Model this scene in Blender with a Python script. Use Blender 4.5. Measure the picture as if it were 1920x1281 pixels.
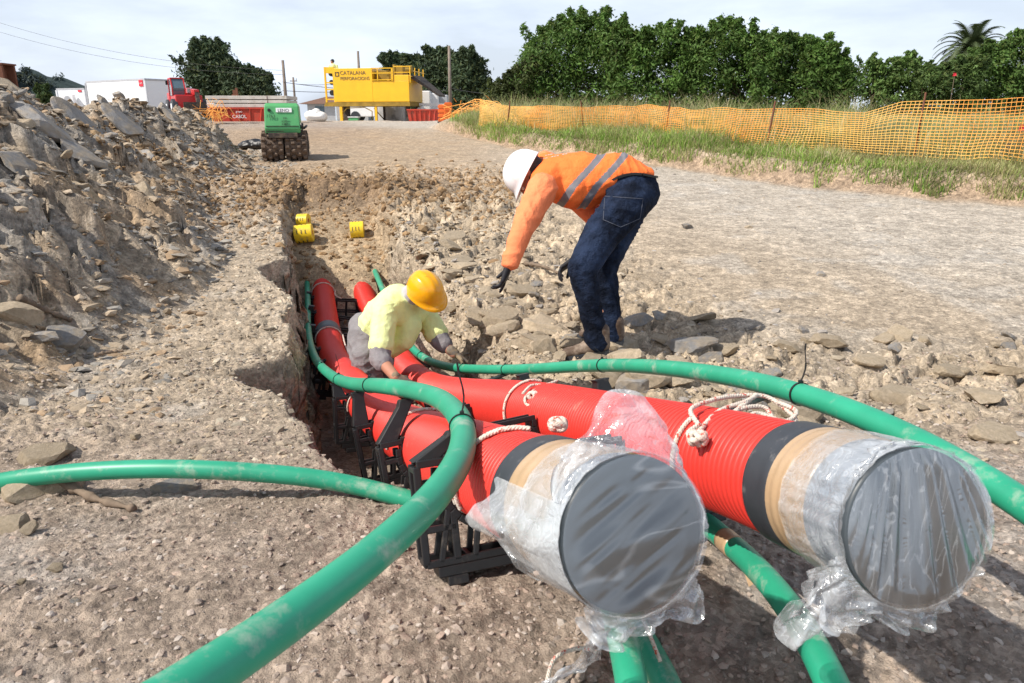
import bpy, bmesh, math, random
import numpy as np
from mathutils import Vector, Matrix, Quaternion

for o in list(bpy.data.objects): bpy.data.objects.remove(o)
SC = bpy.context.scene
COL = SC.collection
random.seed(7); RNG = np.random.default_rng(7)

# ------------------------------------------------------------------ camera, sky, sun, exposure
PITCH = math.atan((640.5-225)/1400)
cam = bpy.data.cameras.new('camera'); camo = bpy.data.objects.new('camera', cam); COL.objects.link(camo)
camo.location = (0, 0, 1.05); camo.rotation_euler = (math.pi/2-PITCH, 0, 0)
cam.sensor_width = 36; cam.lens = 26.25; cam.clip_start = .05; cam.clip_end = 3000
cam.dof.use_dof = True; cam.dof.focus_distance = 4.2; cam.dof.aperture_fstop = 13
SC.camera = camo

SUN_EL = math.radians(47); SUN_DIR = Vector((.90, .42, 0)).normalized()*math.cos(SUN_EL)+Vector((0, 0, -math.sin(SUN_EL)))
w = bpy.data.worlds.new('World'); SC.world = w; w.use_nodes = True
nt = w.node_tree; N = nt.nodes; L = nt.links
bg = N['Background']; sky = N.new('ShaderNodeTexSky'); sky.sky_type = 'NISHITA'; sky.sun_disc = False
sky.sun_elevation = SUN_EL; sky.sun_rotation = math.atan2(-SUN_DIR.x, -SUN_DIR.y)
sky.air_density = 1.0; sky.dust_density = 2.5; sky.ozone_density = 1.0
tc = N.new('ShaderNodeTexCoord'); mp = N.new('ShaderNodeMapping'); mp.inputs['Scale'].default_value = (1.3, 1.3, 5.0)
ns = N.new('ShaderNodeTexNoise'); ns.inputs['Scale'].default_value = 1.9; ns.inputs['Detail'].default_value = 7; ns.inputs['Roughness'].default_value = .55
rp = N.new('ShaderNodeValToRGB'); rp.color_ramp.elements[0].position = .40; rp.color_ramp.elements[1].position = .70
rp.color_ramp.elements[0].color = (.55, .55, .55, 1); rp.color_ramp.elements[1].color = (1, 1, 1, 1)
mx = N.new('ShaderNodeMix'); mx.data_type = 'RGBA'; mx.inputs[7].default_value = (10.6, 11.7, 13.6, 1)
L.new(tc.outputs['Generated'], mp.inputs[0]); L.new(mp.outputs[0], ns.inputs[0]); L.new(ns.outputs[0], rp.inputs[0])
sx = N.new('ShaderNodeSeparateXYZ'); L.new(tc.outputs['Generated'], sx.inputs[0]); el = N.new('ShaderNodeMapRange'); el.inputs[1].default_value = .18; el.inputs[2].default_value = .75; el.inputs[3].default_value = 1.0; el.inputs[4].default_value = .25; L.new(sx.outputs[2], el.inputs[0])
mu = N.new('ShaderNodeMath'); mu.operation = 'MULTIPLY'; L.new(rp.outputs[0], mu.inputs[0]); L.new(el.outputs[0], mu.inputs[1]); L.new(mu.outputs[0], mx.inputs[0]); L.new(sky.outputs[0], mx.inputs[6]); L.new(mx.outputs[2], bg.inputs[0])
bg.inputs[1].default_value = .085
sl = bpy.data.lights.new('sun', 'SUN'); sl.energy = 4.6; sl.angle = math.radians(.6); sl.color = (1, .94, .85)
so = bpy.data.objects.new('sun', sl); COL.objects.link(so); so.rotation_euler = SUN_DIR.to_track_quat('-Z', 'Y').to_euler()
SC.view_settings.view_transform = 'Standard'; SC.view_settings.look = 'None'; SC.view_settings.exposure = .27; SC.view_settings.gamma = 1

# ------------------------------------------------------------------ pixel to place (survey of the photograph)
F_ = np.array([0, math.cos(PITCH), -math.sin(PITCH)]); U_ = np.array([0, math.sin(PITCH), math.cos(PITCH)]); R_ = np.array([1., 0, 0]); C_ = np.array([0, 0, 1.05])
def P(x, y, d): return C_+d*(F_+(x-960)/1400*R_-(y-640.5)/1400*U_)
def W(x, y, Y):
    d = F_+(x-960)/1400*R_-(y-640.5)/1400*U_
    return C_+d*(Y/d[1])

# ------------------------------------------------------------------ noise
_T = np.random.default_rng(3).random((256, 256)); _T3 = np.random.default_rng(4).random((64, 64, 64))
_J = np.random.default_rng(5).random((256, 256, 3))
def vn(x, y, s=0):
    x = np.asarray(x, float)+s*17.3; y = np.asarray(y, float)+s*9.7
    i = np.floor(x).astype(int); j = np.floor(y).astype(int); u = x-i; v = y-j; u = u*u*(3-2*u); v = v*v*(3-2*v)
    a = _T[i & 255, j & 255]; b = _T[(i+1) & 255, j & 255]; c = _T[i & 255, (j+1) & 255]; d = _T[(i+1) & 255, (j+1) & 255]
    return ((a*(1-u)+b*u)*(1-v)+(c*(1-u)+d*u)*v)*2-1
def fbm(x, y, o=4, s=0):
    r = 0; a = .5
    for k in range(o): r = r+a*vn(x*2**k, y*2**k, s+k); a *= .5
    return r
def vn3(p, s=0):
    p = np.asarray(p, float)+s*7.31; i = np.floor(p).astype(int); f = p-i; f = f*f*(3-2*f); r = 0
    for dx in (0, 1):
        for dy in (0, 1):
            for dz in (0, 1):
                wt = (f[..., 0] if dx else 1-f[..., 0])*(f[..., 1] if dy else 1-f[..., 1])*(f[..., 2] if dz else 1-f[..., 2])
                r = r+wt*_T3[(i[..., 0]+dx) & 63, (i[..., 1]+dy) & 63, (i[..., 2]+dz) & 63]
    return r*2-1
def worley(x, y, s=0):
    x = np.asarray(x, float)+s*31.7; y = np.asarray(y, float)+s*13.1
    i = np.floor(x).astype(int); j = np.floor(y).astype(int)
    f1 = np.full(x.shape, 9.); f2 = np.full(x.shape, 9.); cr = np.zeros(x.shape); tl = np.zeros(x.shape)
    for a in (-1, 0, 1):
        for b in (-1, 0, 1):
            J = _J[(i+a) & 255, (j+b) & 255]
            dx = x-(i+a+J[..., 0]); dy = y-(j+b+J[..., 1]); d = np.sqrt(dx*dx+dy*dy); m = d < f1
            f2 = np.where(m, f1, np.minimum(f2, d)); tl = np.where(m, dx*(J[..., 2]-.5)+dy*(J[..., 0]-.5), tl)
            cr = np.where(m, J[..., 2], cr); f1 = np.where(m, d, f1)
    return f1, f2, cr, tl
def ss(a, b, x):
    t = np.clip((x-a)/(b-a), 0, 1); return t*t*(3-2*t)

# ------------------------------------------------------------------ mesh helpers
def tag(o, label=None, cat=None, group=None, kind=None):
    if label: o['label'] = label
    if cat: o['category'] = cat
    if group: o['group'] = group
    if kind: o['kind'] = kind
    return o
def link(name, me, mats=None, parent=None, smooth=True):
    o = bpy.data.objects.new(name, me); COL.objects.link(o)
    if mats is not None:
        for m in (mats if isinstance(mats, (list, tuple)) else [mats]): me.materials.append(m)
    if parent is not None:
        o.parent = parent; o.matrix_parent_inverse = Matrix.Translation(parent.location).inverted() if parent.get('_w') else Matrix.Identity(4)
    if len(me.polygons): me.polygons.foreach_set('use_smooth', np.full(len(me.polygons), smooth))
    return o
def empty(name, label, cat, loc=(0, 0, 0), rz=0, group=None):
    o = bpy.data.objects.new(name, None); COL.objects.link(o); o.location = loc; o.rotation_euler = (0, 0, rz); o.empty_display_size = .1
    return tag(o, label, cat, group)
def wempty(name, label, cat, loc, group=None):      # children are given in world coordinates
    o = empty(name, label, cat, tuple(float(v) for v in loc), 0, group); o['_w'] = 1; return o
def np_mesh(name, V, Fc, quads=True):
    me = bpy.data.meshes.new(name); V = np.asarray(V, np.float32); Fc = np.asarray(Fc, np.int32); k = Fc.shape[1]
    me.vertices.add(len(V)); me.vertices.foreach_set('co', V.ravel())
    me.loops.add(Fc.size); me.loops.foreach_set('vertex_index', Fc.ravel())
    me.polygons.add(len(Fc)); me.polygons.foreach_set('loop_start', np.arange(0, Fc.size, k, dtype=np.int32)); me.update(calc_edges=True)
    return me
def vcol(me, c, name='tint'):
    a = me.color_attributes.new(name, 'FLOAT_COLOR', 'POINT'); c = np.asarray(c, np.float32)
    if c.shape[1] == 3: c = np.concatenate([c, np.ones((len(c), 1), np.float32)], 1)
    a.data.foreach_set('color', c.ravel())
class MB:
    def __init__(s): s.v = []; s.f = []; s.mi = []
    def add(s, v, f, m=0):
        b = len(s.v); s.v += [tuple(map(float, q)) for q in v]; s.f += [tuple(i+b for i in q) for q in f]; s.mi += [m]*len(f); return s
    def box(s, c, d, rz=0, rot=None, m=0, taper=1):
        M = rot if rot is not None else Matrix.Rotation(rz, 3, 'Z'); v = []
        for z in (-1, 1):
            t = taper if z > 0 else 1
            for x, y in ((-1, -1), (1, -1), (1, 1), (-1, 1)): v.append(Vector(c)+M@Vector((x*d[0]/2*t, y*d[1]/2*t, z*d[2]/2)))
        return s.add(v, [(0, 3, 2, 1), (4, 5, 6, 7), (0, 1, 5, 4), (1, 2, 6, 5), (2, 3, 7, 6), (3, 0, 4, 7)], m)
    def bar(s, a, b, w, h=None, m=0):
        a = Vector(a); b = Vector(b); d = b-a; l = d.length
        if l < 1e-6: return s
        q = d.to_track_quat('Z', 'Y').to_matrix(); return s.box((a+b)/2, (w, h or w, l), rot=q, m=m)
    def cyl(s, a, b, r0, r1=None, n=16, cap=True, m=0):
        a = Vector(a); b = Vector(b); q = (b-a).to_track_quat('Z', 'Y').to_matrix(); r1 = r0 if r1 is None else r1; v = []
        for p, r in ((a, r0), (b, r1)):
            for k in range(n): v.append(p+q@Vector((r*math.cos(2*math.pi*k/n), r*math.sin(2*math.pi*k/n), 0)))
        f = [(k, (k+1) % n, n+(k+1) % n, n+k) for k in range(n)]
        if cap: f += [tuple(range(n-1, -1, -1)), tuple(range(n, 2*n))]
        return s.add(v, f, m)
    def tube(s, pts, r, n=8, closed=False, m=0):
        V, Fc = tube_arr(np.array([tuple(p) for p in pts], float), r, n, closed); return s.add(V, [tuple(q) for q in Fc], m)
    def sph(s, c, r, n=12, m=0):
        r = (r, r, r) if not hasattr(r, '__len__') else r; v = []; f = []; h = n//2
        for i in range(h+1):
            for k in range(n):
                t = math.pi*i/h; p = 2*math.pi*k/n; v.append((c[0]+r[0]*math.sin(t)*math.cos(p), c[1]+r[1]*math.sin(t)*math.sin(p), c[2]+r[2]*math.cos(t)))
        for i in range(h):
            for k in range(n): f.append((i*n+k, (i+1)*n+k, (i+1)*n+(k+1) % n, i*n+(k+1) % n))
        return s.add(v, f, m)
    def prism(s, poly, y0, y1, m=0):    # polygon in x,z extruded along y
        n = len(poly); v = [(p[0], y0, p[1]) for p in poly]+[(p[0], y1, p[1]) for p in poly]
        return s.add(v, [tuple(range(n)), tuple(range(2*n-1, n-1, -1))]+[(k, n+k, n+(k+1) % n, (k+1) % n) for k in range(n)], m)
    def build(s, name, mat, parent=None, smooth=False, bevel=0):
        me = bpy.data.meshes.new(name); me.from_pydata(s.v, [], s.f); me.update()
        bm = bmesh.new(); bm.from_mesh(me); bmesh.ops.remove_doubles(bm, verts=bm.verts, dist=1e-6) if len(s.v) < 200 else None
        bmesh.ops.recalc_face_normals(bm, faces=bm.faces); bm.to_mesh(me); bm.free()
        o = link(name, me, mat, parent, smooth)
        if len(me.polygons) == len(s.mi) and any(s.mi): me.polygons.foreach_set('material_index', s.mi)
        if bevel:
            b = o.modifiers.new('bevel', 'BEVEL'); b.width = bevel; b.segments = 2; b.limit_method = 'ANGLE'
        return o
def spline(pts, n=200):
    p = np.asarray(pts, float); d = np.r_[0, np.cumsum(np.sqrt(np.linalg.norm(np.diff(p[:, :3], axis=0), axis=1)))]   # centripetal Catmull-Rom
    out = []; P0 = np.vstack([2*p[0]-p[1], p, 2*p[-1]-p[-2]]); t = np.r_[d[0]-(d[1]-d[0]), d, d[-1]+(d[-1]-d[-2])]
    for k in range(1, len(P0)-2):
        tt = np.linspace(t[k], t[k+1], 24, endpoint=False)[:, None]
        A1 = (t[k]-tt)/(t[k]-t[k-1])*P0[k-1]+(tt-t[k-1])/(t[k]-t[k-1])*P0[k]
        A2 = (t[k+1]-tt)/(t[k+1]-t[k])*P0[k]+(tt-t[k])/(t[k+1]-t[k])*P0[k+1]
        A3 = (t[k+2]-tt)/(t[k+2]-t[k+1])*P0[k+1]+(tt-t[k+1])/(t[k+2]-t[k+1])*P0[k+2]
        B1 = (t[k+1]-tt)/(t[k+1]-t[k-1])*A1+(tt-t[k-1])/(t[k+1]-t[k-1])*A2
        B2 = (t[k+2]-tt)/(t[k+2]-t[k])*A2+(tt-t[k])/(t[k+2]-t[k])*A3
        out.append((t[k+1]-tt)/(t[k+1]-t[k])*B1+(tt-t[k])/(t[k+1]-t[k])*B2)
    out.append(p[-1:]); c = np.vstack(out); s = np.r_[0, np.cumsum(np.linalg.norm(np.diff(c[:, :3], axis=0), axis=1))]
    if n is None: return c, s
    q = np.linspace(0, s[-1], n); return np.stack([np.interp(q, s, c[:, k]) for k in range(c.shape[1])], 1)
def smooth_path(c, k=5, it=3):
    c = c.copy()
    for _ in range(it):
        c[1:-1] = (c[:-2]+2*c[1:-1]+c[2:])/4
    return c
def frames(c):
    T = np.gradient(c, axis=0); T /= np.linalg.norm(T, axis=1)[:, None]
    n0 = np.cross(T[0], [0, 0, 1.]); 
    if np.linalg.norm(n0) < 1e-3: n0 = np.array([1., 0, 0])
    A = [n0/np.linalg.norm(n0)]
    for k in range(1, len(c)):
        a = A[-1]-T[k]*np.dot(A[-1], T[k]); A.append(a/np.linalg.norm(a))
    A = np.array(A); return T, A, np.cross(A, T)
def tube_arr(c, r, n=16, closed=False, cap=True):
    T, A, B = frames(c); r = np.broadcast_to(np.asarray(r, float), (len(c),)); th = np.arange(n)*2*np.pi/n
    V = c[:, None]+r[:, None, None]*(np.cos(th)[None, :, None]*A[:, None]+np.sin(th)[None, :, None]*B[:, None]); m = len(c)
    i = np.arange(m-1)[:, None]; k = np.arange(n)[None]; k2 = (k+1) % n
    Fc = np.stack([i*n+k, i*n+k2, (i+1)*n+k2, (i+1)*n+k], -1).reshape(-1, 4)
    V = V.reshape(-1, 3)
    if cap:
        V = np.vstack([V, c[0], c[-1]]); a = len(V)-2; kk = np.arange(n)
        F0 = np.stack([np.full(n, a), (kk+1) % n, kk, kk], 1); F1 = np.stack([np.full(n, a+1), (m-1)*n+kk, (m-1)*n+(kk+1) % n, (m-1)*n+(kk+1) % n], 1)
        Fl = [tuple(q) for q in Fc]+[tuple(q[:3]) for q in F0]+[tuple(q[:3]) for q in F1]; return V, Fl
    return V, Fc
def tube_obj(name, c, r, mat, parent=None, n=20, cap=True):
    V, Fl = tube_arr(np.asarray(c, float), r, n, cap=cap)
    me = bpy.data.meshes.new(name); me.from_pydata([tuple(v) for v in V], [], [tuple(int(i) for i in f) for f in Fl]); me.update()
    return link(name, me, mat, parent)
def text_part(name, txt, size, mat, parent, M, ext=.004, align='LEFT'):
    cu = bpy.data.curves.new(name, 'FONT'); cu.body = txt; cu.size = size; cu.extrude = ext; cu.align_x = align
    t = bpy.data.objects.new(name, cu); COL.objects.link(t); dg = bpy.context.evaluated_depsgraph_get(); me = bpy.data.meshes.new_from_object(t.evaluated_get(dg))
    bpy.data.objects.remove(t); me.transform(M); return link(name, me, mat, parent, False)
def up_text(x, y, z): return Matrix.Translation((x, y, z))@Matrix.Rotation(math.pi/2, 4, 'X')
def copy_tree(o, parent=None):
    c = o.copy(); COL.objects.link(c)
    if parent is not None: c.parent = parent
    for ch in list(o.children): copy_tree(ch, c)
    return c

# ------------------------------------------------------------------ materials
def mat(name, col, rough=.6, spec=.5, metal=0, var=.12, vs=6, bump=0, bs=40, dirt=None, dirt_s=3, dirt_p=(.5, .65), attr=None, rnd=0, two=None, sheen=0, bd=.01):
    m = bpy.data.materials.new(name); m.use_nodes = True; t = m.node_tree; N = t.nodes; L = t.links; b = N['Principled BSDF']
    b.inputs['Roughness'].default_value = rough; b.inputs['Specular IOR Level'].default_value = spec; b.inputs['Metallic'].default_value = metal
    if sheen: b.inputs['Sheen Weight'].default_value = sheen
    tc = N.new('ShaderNodeTexCoord'); co = tc.outputs['Object']
    def noise(s, det=5, r=.6):
        n = N.new('ShaderNodeTexNoise'); n.inputs['Scale'].default_value = s; n.inputs['Detail'].default_value = det; n.inputs['Roughness'].default_value = r; L.new(co, n.inputs[0]); return n.outputs[0]
    def mixc(f, a, bb, mode='MIX'):
        q = N.new('ShaderNodeMix'); q.data_type = 'RGBA'; q.blend_type = mode
        for s_, v in ((0, f), (6, a), (7, bb)):
            if isinstance(v, (int, float)): q.inputs[s_].default_value = v
            elif isinstance(v, tuple): q.inputs[s_].default_value = (*v[:3], 1)
            else: L.new(v, q.inputs[s_])
        return q.outputs[2]
    def ramp(i, a, c):
        q = N.new('ShaderNodeMapRange'); q.inputs[1].default_value = a; q.inputs[2].default_value = c; L.new(i, q.inputs[0]); return q.outputs[0]
    base = (*col, 1)
    if attr:
        at = N.new('ShaderNodeAttribute'); at.attribute_name = attr; src = at.outputs['Color']
    else:
        rgb = N.new('ShaderNodeRGB'); rgb.outputs[0].default_value = base; src = rgb.outputs[0]
    if two: src = mixc(ramp(noise(two[1]), .42, .58), src, tuple(two[0]))
    if rnd:
        oi = N.new('ShaderNodeObjectInfo'); mr = N.new('ShaderNodeMapRange'); mr.inputs[3].default_value = 1-rnd; mr.inputs[4].default_value = 1+rnd; L.new(oi.outputs['Random'], mr.inputs[0])
        cb = N.new('ShaderNodeCombineColor'); [L.new(mr.outputs[0], cb.inputs[k]) for k in range(3)]; src = mixc(1.0, src, cb.outputs[0], 'MULTIPLY')
    if var:
        mr = N.new('ShaderNodeMapRange'); mr.inputs[1].default_value = .3; mr.inputs[2].default_value = .7; mr.inputs[3].default_value = 1-var; mr.inputs[4].default_value = 1+var; L.new(noise(vs), mr.inputs[0])
        cb = N.new('ShaderNodeCombineColor'); [L.new(mr.outputs[0], cb.inputs[k]) for k in range(3)]; src = mixc(1.0, src, cb.outputs[0], 'MULTIPLY')
    if dirt: src = mixc(ramp(noise(dirt_s, 8, .7), *dirt_p), src, tuple(dirt))
    L.new(src, b.inputs['Base Color'])
    if bump:
        bp = N.new('ShaderNodeBump'); bp.inputs['Strength'].default_value = bump; bp.inputs['Distance'].default_value = bd; L.new(noise(bs, 6, .65), bp.inputs['Height']); L.new(bp.outputs[0], b.inputs['Normal'])
    m['_'] = 1
    return m
# ------------------------------------------------------------------ materials list
M_ground = mat('ground_soil', (.4, .35, .28), .95, .2, attr='tint', var=.30, vs=14, bump=.9, bs=55, bd=.02)
def gnodes(m):      # speckle of crushed stone on top of the zone colour
    t = m.node_tree; N = t.nodes; L = t.links; b = N['Principled BSDF']; src = b.inputs['Base Color'].links[0].from_socket
    tc = N.new('ShaderNodeTexCoord')
    prev = src
    for sc, lo, hi in ((70, .72, 1.25), (24, .8, 1.18), (6, .86, 1.12)):
        v = N.new('ShaderNodeTexVoronoi'); v.inputs['Scale'].default_value = sc; L.new(tc.outputs['Object'], v.inputs['Vector'])
        sp = N.new('ShaderNodeSeparateColor'); L.new(v.outputs['Color'], sp.inputs[0])
        mr = N.new('ShaderNodeMapRange'); mr.inputs[3].default_value = lo; mr.inputs[4].default_value = hi; L.new(sp.outputs[0], mr.inputs[0])
        cb = N.new('ShaderNodeCombineColor'); [L.new(mr.outputs[0], cb.inputs[k]) for k in range(3)]
        q = N.new('ShaderNodeMix'); q.data_type = 'RGBA'; q.blend_type = 'MULTIPLY'; q.inputs[0].default_value = 1; L.new(prev, q.inputs[6]); L.new(cb.outputs[0], q.inputs[7]); prev = q.outputs[2]
    L.new(prev, b.inputs['Base Color'])
gnodes(M_ground)
M_gravel = mat('gravel_stone', (.4, .35, .3), .9, .25, attr='tint', var=.1, vs=60, bump=.4, bs=150)
M_stone = mat('pale_shale', (.47, .385, .28), .92, .2, var=.2, vs=9, bump=.8, bs=45, rnd=.2, two=((.42, .34, .24), 4), bd=.015)
M_slate = mat('grey_shale', (.27, .26, .25), .85, .3, var=.2, vs=7, bump=.7, bs=35, rnd=.25, two=((.33, .28, .22), 3), bd=.015)
M_clod = mat('brown_clod', (.33, .235, .14), .97, .1, var=.2, vs=14, bump=.9, bs=60, rnd=.22, bd=.02)
M_red = mat('red_ribbed_plastic', (.70, .040, .028), .42, .5, var=.06, vs=5, dirt=(.5, .3, .22), dirt_s=7, dirt_p=(.62, .86))
M_green = mat('green_plastic_hose', (.022, .31, .18), .42, .5, var=.14, vs=6, dirt=(.34, .42, .33), dirt_s=11, dirt_p=(.55, .75))
M_black = mat('black_plastic', (.012, .012, .013), .45, .5, var=.3, vs=20, dirt=(.10, .085, .07), dirt_s=14, dirt_p=(.56, .8))
M_rubber = mat('black_rubber', (.035, .04, .048), .5, .5, var=.15, vs=20, dirt=(.2, .2, .2), dirt_s=30, dirt_p=(.6, .8))
M_tape = mat('brown_parcel_tape', (.44, .30, .175), .3, .6, var=.14, vs=14, bump=.25, bs=14)
M_greycap = mat('grey_pipe_cap', (.055, .068, .078), .38, .5, var=.08, vs=4)
M_endtube = mat('light_grey_pipe_end', (.19, .22, .26), .5, .5, var=.1, vs=8)
M_yel = mat('yellow_tape', (.85, .58, .02), .4, .5, dirt=(.4, .3, .1), dirt_s=20)
M_blackink = mat('black_ink', (.03, .03, .03), .6)
M_steel = mat('steel', (.3, .3, .3), .4, .5, 1)
M_skin = mat('skin', (.42, .20, .13), .55, .4, var=.08, vs=30)
M_hair = mat('hair', (.03, .022, .018), .7)
M_denim = mat('navy_denim', (.006, .010, .022), .9, .15, var=.35, vs=14, bump=1.0, bs=13, bd=.06, two=((.022, .036, .075), 4))
M_orange = mat('orange_cloth', (1.0, .20, .045), .75, .2, var=.08, vs=12, bump=.7, bs=8, bd=.035)
M_orange2 = mat('salmon_sleeve_cloth', (.95, .26, .11), .78, .2, var=.08, vs=12, bump=.7, bs=8, bd=.035)
M_reflect = mat('grey_reflective_band', (.17, .165, .18), .5, .5, var=.08)
M_white = mat('white_plastic', (.85, .85, .85), .3, .5, var=.03, dirt=(.6, .56, .5), dirt_s=9, dirt_p=(.6, .8))
M_hat = mat('yellow_helmet_shell', (.86, .40, .008), .22, .6, var=.04, dirt=(.62, .3, .03), dirt_s=16, dirt_p=(.56, .75))
M_glove = mat('black_glove', (.012, .012, .016), .6, .4)
M_glove2 = mat('grey_work_glove', (.16, .14, .12), .85, .2, two=((.26, .2, .13), 25))
M_lime = mat('lime_shirt_cloth', (.80, .88, .40), .75, .2, var=.06, vs=14, bump=.7, bs=8, bd=.03, dirt=(.62, .5, .22), dirt_s=7, dirt_p=(.62, .85))
M_collar = mat('light_grey_cloth', (.45, .43, .46), .85, .2)
M_greycloth = mat('grey_work_cloth', (.24, .225, .235), .85, .2, var=.15, vs=12, bump=.7, bs=24, bd=.02)
M_boot = mat('brown_boot_leather', (.10, .065, .045), .7, .3, dirt=(.33, .26, .2), dirt_s=14, dirt_p=(.45, .7))
M_belt = mat('black_belt', (.012, .012, .012), .5)
M_rope = mat('white_rope_with_red_fleck', (.72, .64, .55), .85, .2, var=.1, vs=60, dirt=(.6, .08, .05), dirt_s=75, dirt_p=(.555, .60), bump=.6, bs=240)
M_wire = mat('cable_tie', (.01, .01, .01), .5)
M_bark = mat('bark', (.12, .09, .065), .95, .1, var=.3, vs=20, bump=.6, bs=30)
M_wood = mat('weathered_wood', (.20, .15, .11), .9, .2, var=.3, vs=12, bump=.4, bs=40)
M_pole = mat('timber_pole', (.22, .18, .15), .9, .2, var=.2, vs=4)
def leafmat(name, a, b):
    m = mat(name, a, .62, .35, var=.3, vs=.9, attr='tint'); bs = m.node_tree.nodes['Principled BSDF']
    t = m.node_tree; tr = t.nodes.new('ShaderNodeBsdfTranslucent'); mi = t.nodes.new('ShaderNodeMixShader'); mi.inputs[0].default_value = .35
    t.links.new(bs.inputs['Base Color'].links[0].from_socket, tr.inputs[0]); t.links.new(bs.outputs[0], mi.inputs[1]); t.links.new(tr.outputs[0], mi.inputs[2]); t.links.new(mi.outputs[0], t.nodes['Material Output'].inputs[0]); return m
M_leaf = leafmat('leaves', (.05, .09, .02), None)
M_grass = leafmat('grass_blades', (.1, .15, .03), None)
M_net = mat('orange_net_plastic', (.92, .36, .06), .5, .4, var=.15, vs=.8, two=((.95, .55, .14), .35))
M_rig = mat('yellow_machine_paint', (.83, .47, .015), .4, .5, var=.07, vs=2, dirt=(.35, .2, .05), dirt_s=2.5, dirt_p=(.64, .85))
M_rigdark = mat('dirty_yellow_steel', (.30, .19, .03), .7, .3, var=.3, vs=3)
M_grn = mat('green_machine_paint', (.09, .36, .13), .4, .5, var=.08, vs=4, dirt=(.3, .3, .2), dirt_s=8, dirt_p=(.6, .8))
M_dark = mat('dark_muddy_steel', (.055, .045, .04), .8, .3, var=.3, vs=12, dirt=(.2, .15, .1), dirt_s=9, dirt_p=(.5, .7))
M_mud = mat('mud_caked_drum', (.16, .115, .085), .95, .2, var=.3, vs=14, bump=.8, bs=30, dirt=(.05, .04, .035), dirt_s=10)
M_redpaint = mat('red_machine_paint', (.50, .02, .02), .35, .5, var=.08, vs=3)
M_skip = mat('red_skip_paint', (.50, .055, .03), .6, .4, var=.15, vs=2, dirt=(.2, .1, .07), dirt_s=2.5, dirt_p=(.5, .75))
M_cabin = mat('white_cabin_panel', (.78, .80, .82), .5, .4, var=.03, vs=1, dirt=(.55, .55, .52), dirt_s=1.2, dirt_p=(.6, .85))
M_grey = mat('grey_panel', (.42, .43, .45), .6)
M_conc = mat('pale_concrete', (.55, .52, .47), .9, .2, var=.12, vs=4, dirt=(.28, .2, .13), dirt_s=1.4, dirt_p=(.55, .75))
M_glass = mat('window_glass', (.10, .15, .18), .08, .8)
M_tile = mat('brown_roof_tile', (.17, .10, .075), .9, .2, var=.2, vs=8)
M_bag = mat('white_bulk_bag', (.78, .77, .74), .7, .2, var=.05)
M_rust = mat('rusty_steel', (.16, .07, .045), .9, .2, var=.2, vs=4)
def filmmat(name, lo, hi, gloss=.2, st=(6, 6, 6), bd=.02, rot=0, det=5, gr=.13):
    m = bpy.data.materials.new(name); m.use_nodes = True; t = m.node_tree; N = t.nodes; L = t.links; N.remove(N['Principled BSDF'])
    tc = N.new('ShaderNodeTexCoord'); mp = N.new('ShaderNodeMapping'); mp.inputs['Rotation'].default_value = (0, rot, 0); mp.inputs['Scale'].default_value = st; L.new(tc.outputs['Object'], mp.inputs[0])
    def nz(sc, det, dist):
        n = N.new('ShaderNodeTexNoise'); n.inputs['Scale'].default_value = sc; n.inputs['Detail'].default_value = det; n.inputs['Distortion'].default_value = dist; L.new(mp.outputs[0], n.inputs[0]); return n.outputs[0]
    n1 = nz(1.0, det, .8 if det > 2 else .3); n2 = nz(2.3, min(det, 3), 2.0 if det > 2 else .5)
    ab = N.new('ShaderNodeMath'); ab.operation = 'SUBTRACT'; ab.inputs[1].default_value = .5; L.new(n2, ab.inputs[0]); a2 = N.new('ShaderNodeMath'); a2.operation = 'ABSOLUTE'; L.new(ab.outputs[0], a2.inputs[0])
    cr = N.new('ShaderNodeMapRange'); cr.inputs[1].default_value = 0; cr.inputs[2].default_value = .022; cr.inputs[3].default_value = 1; cr.inputs[4].default_value = 0; L.new(a2.outputs[0], cr.inputs[0])     # thin crease lines
    mr = N.new('ShaderNodeMapRange'); mr.inputs[1].default_value = .36; mr.inputs[2].default_value = .68; mr.inputs[3].default_value = lo; mr.inputs[4].default_value = hi; L.new(n1, mr.inputs[0])
    ad = N.new('ShaderNodeMath'); ad.operation = 'MULTIPLY_ADD'; ad.inputs[1].default_value = .22; ad.use_clamp = True; L.new(cr.outputs[0], ad.inputs[0]); L.new(mr.outputs[0], ad.inputs[2])
    sm = N.new('ShaderNodeMath'); sm.operation = 'MULTIPLY_ADD'; sm.inputs[1].default_value = .5; L.new(a2.outputs[0], sm.inputs[0]); L.new(n1, sm.inputs[2])
    bp = N.new('ShaderNodeBump'); bp.inputs['Strength'].default_value = .8; bp.inputs['Distance'].default_value = bd; L.new(sm.outputs[0], bp.inputs['Height'])
    df = N.new('ShaderNodeBsdfDiffuse'); df.inputs[0].default_value = (.82, .86, .9, 1); L.new(bp.outputs[0], df.inputs['Normal'])
    tl = N.new('ShaderNodeBsdfTranslucent'); tl.inputs[0].default_value = (.85, .88, .9, 1); m1 = N.new('ShaderNodeMixShader'); m1.inputs[0].default_value = .35; L.new(df.outputs[0], m1.inputs[1]); L.new(tl.outputs[0], m1.inputs[2])
    tr = N.new('ShaderNodeBsdfTransparent'); mi = N.new('ShaderNodeMixShader'); L.new(ad.outputs[0], mi.inputs[0]); L.new(tr.outputs[0], mi.inputs[1]); L.new(m1.outputs[0], mi.inputs[2])
    gl = N.new('ShaderNodeBsdfGlossy'); gl.inputs['Roughness'].default_value = gr; L.new(bp.outputs[0], gl.inputs['Normal']); m3 = N.new('ShaderNodeMixShader'); m3.inputs[0].default_value = gloss; L.new(mi.outputs[0], m3.inputs[1]); L.new(gl.outputs[0], m3.inputs[2]); L.new(m3.outputs[0], N['Material Output'].inputs[0]); return m
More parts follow.
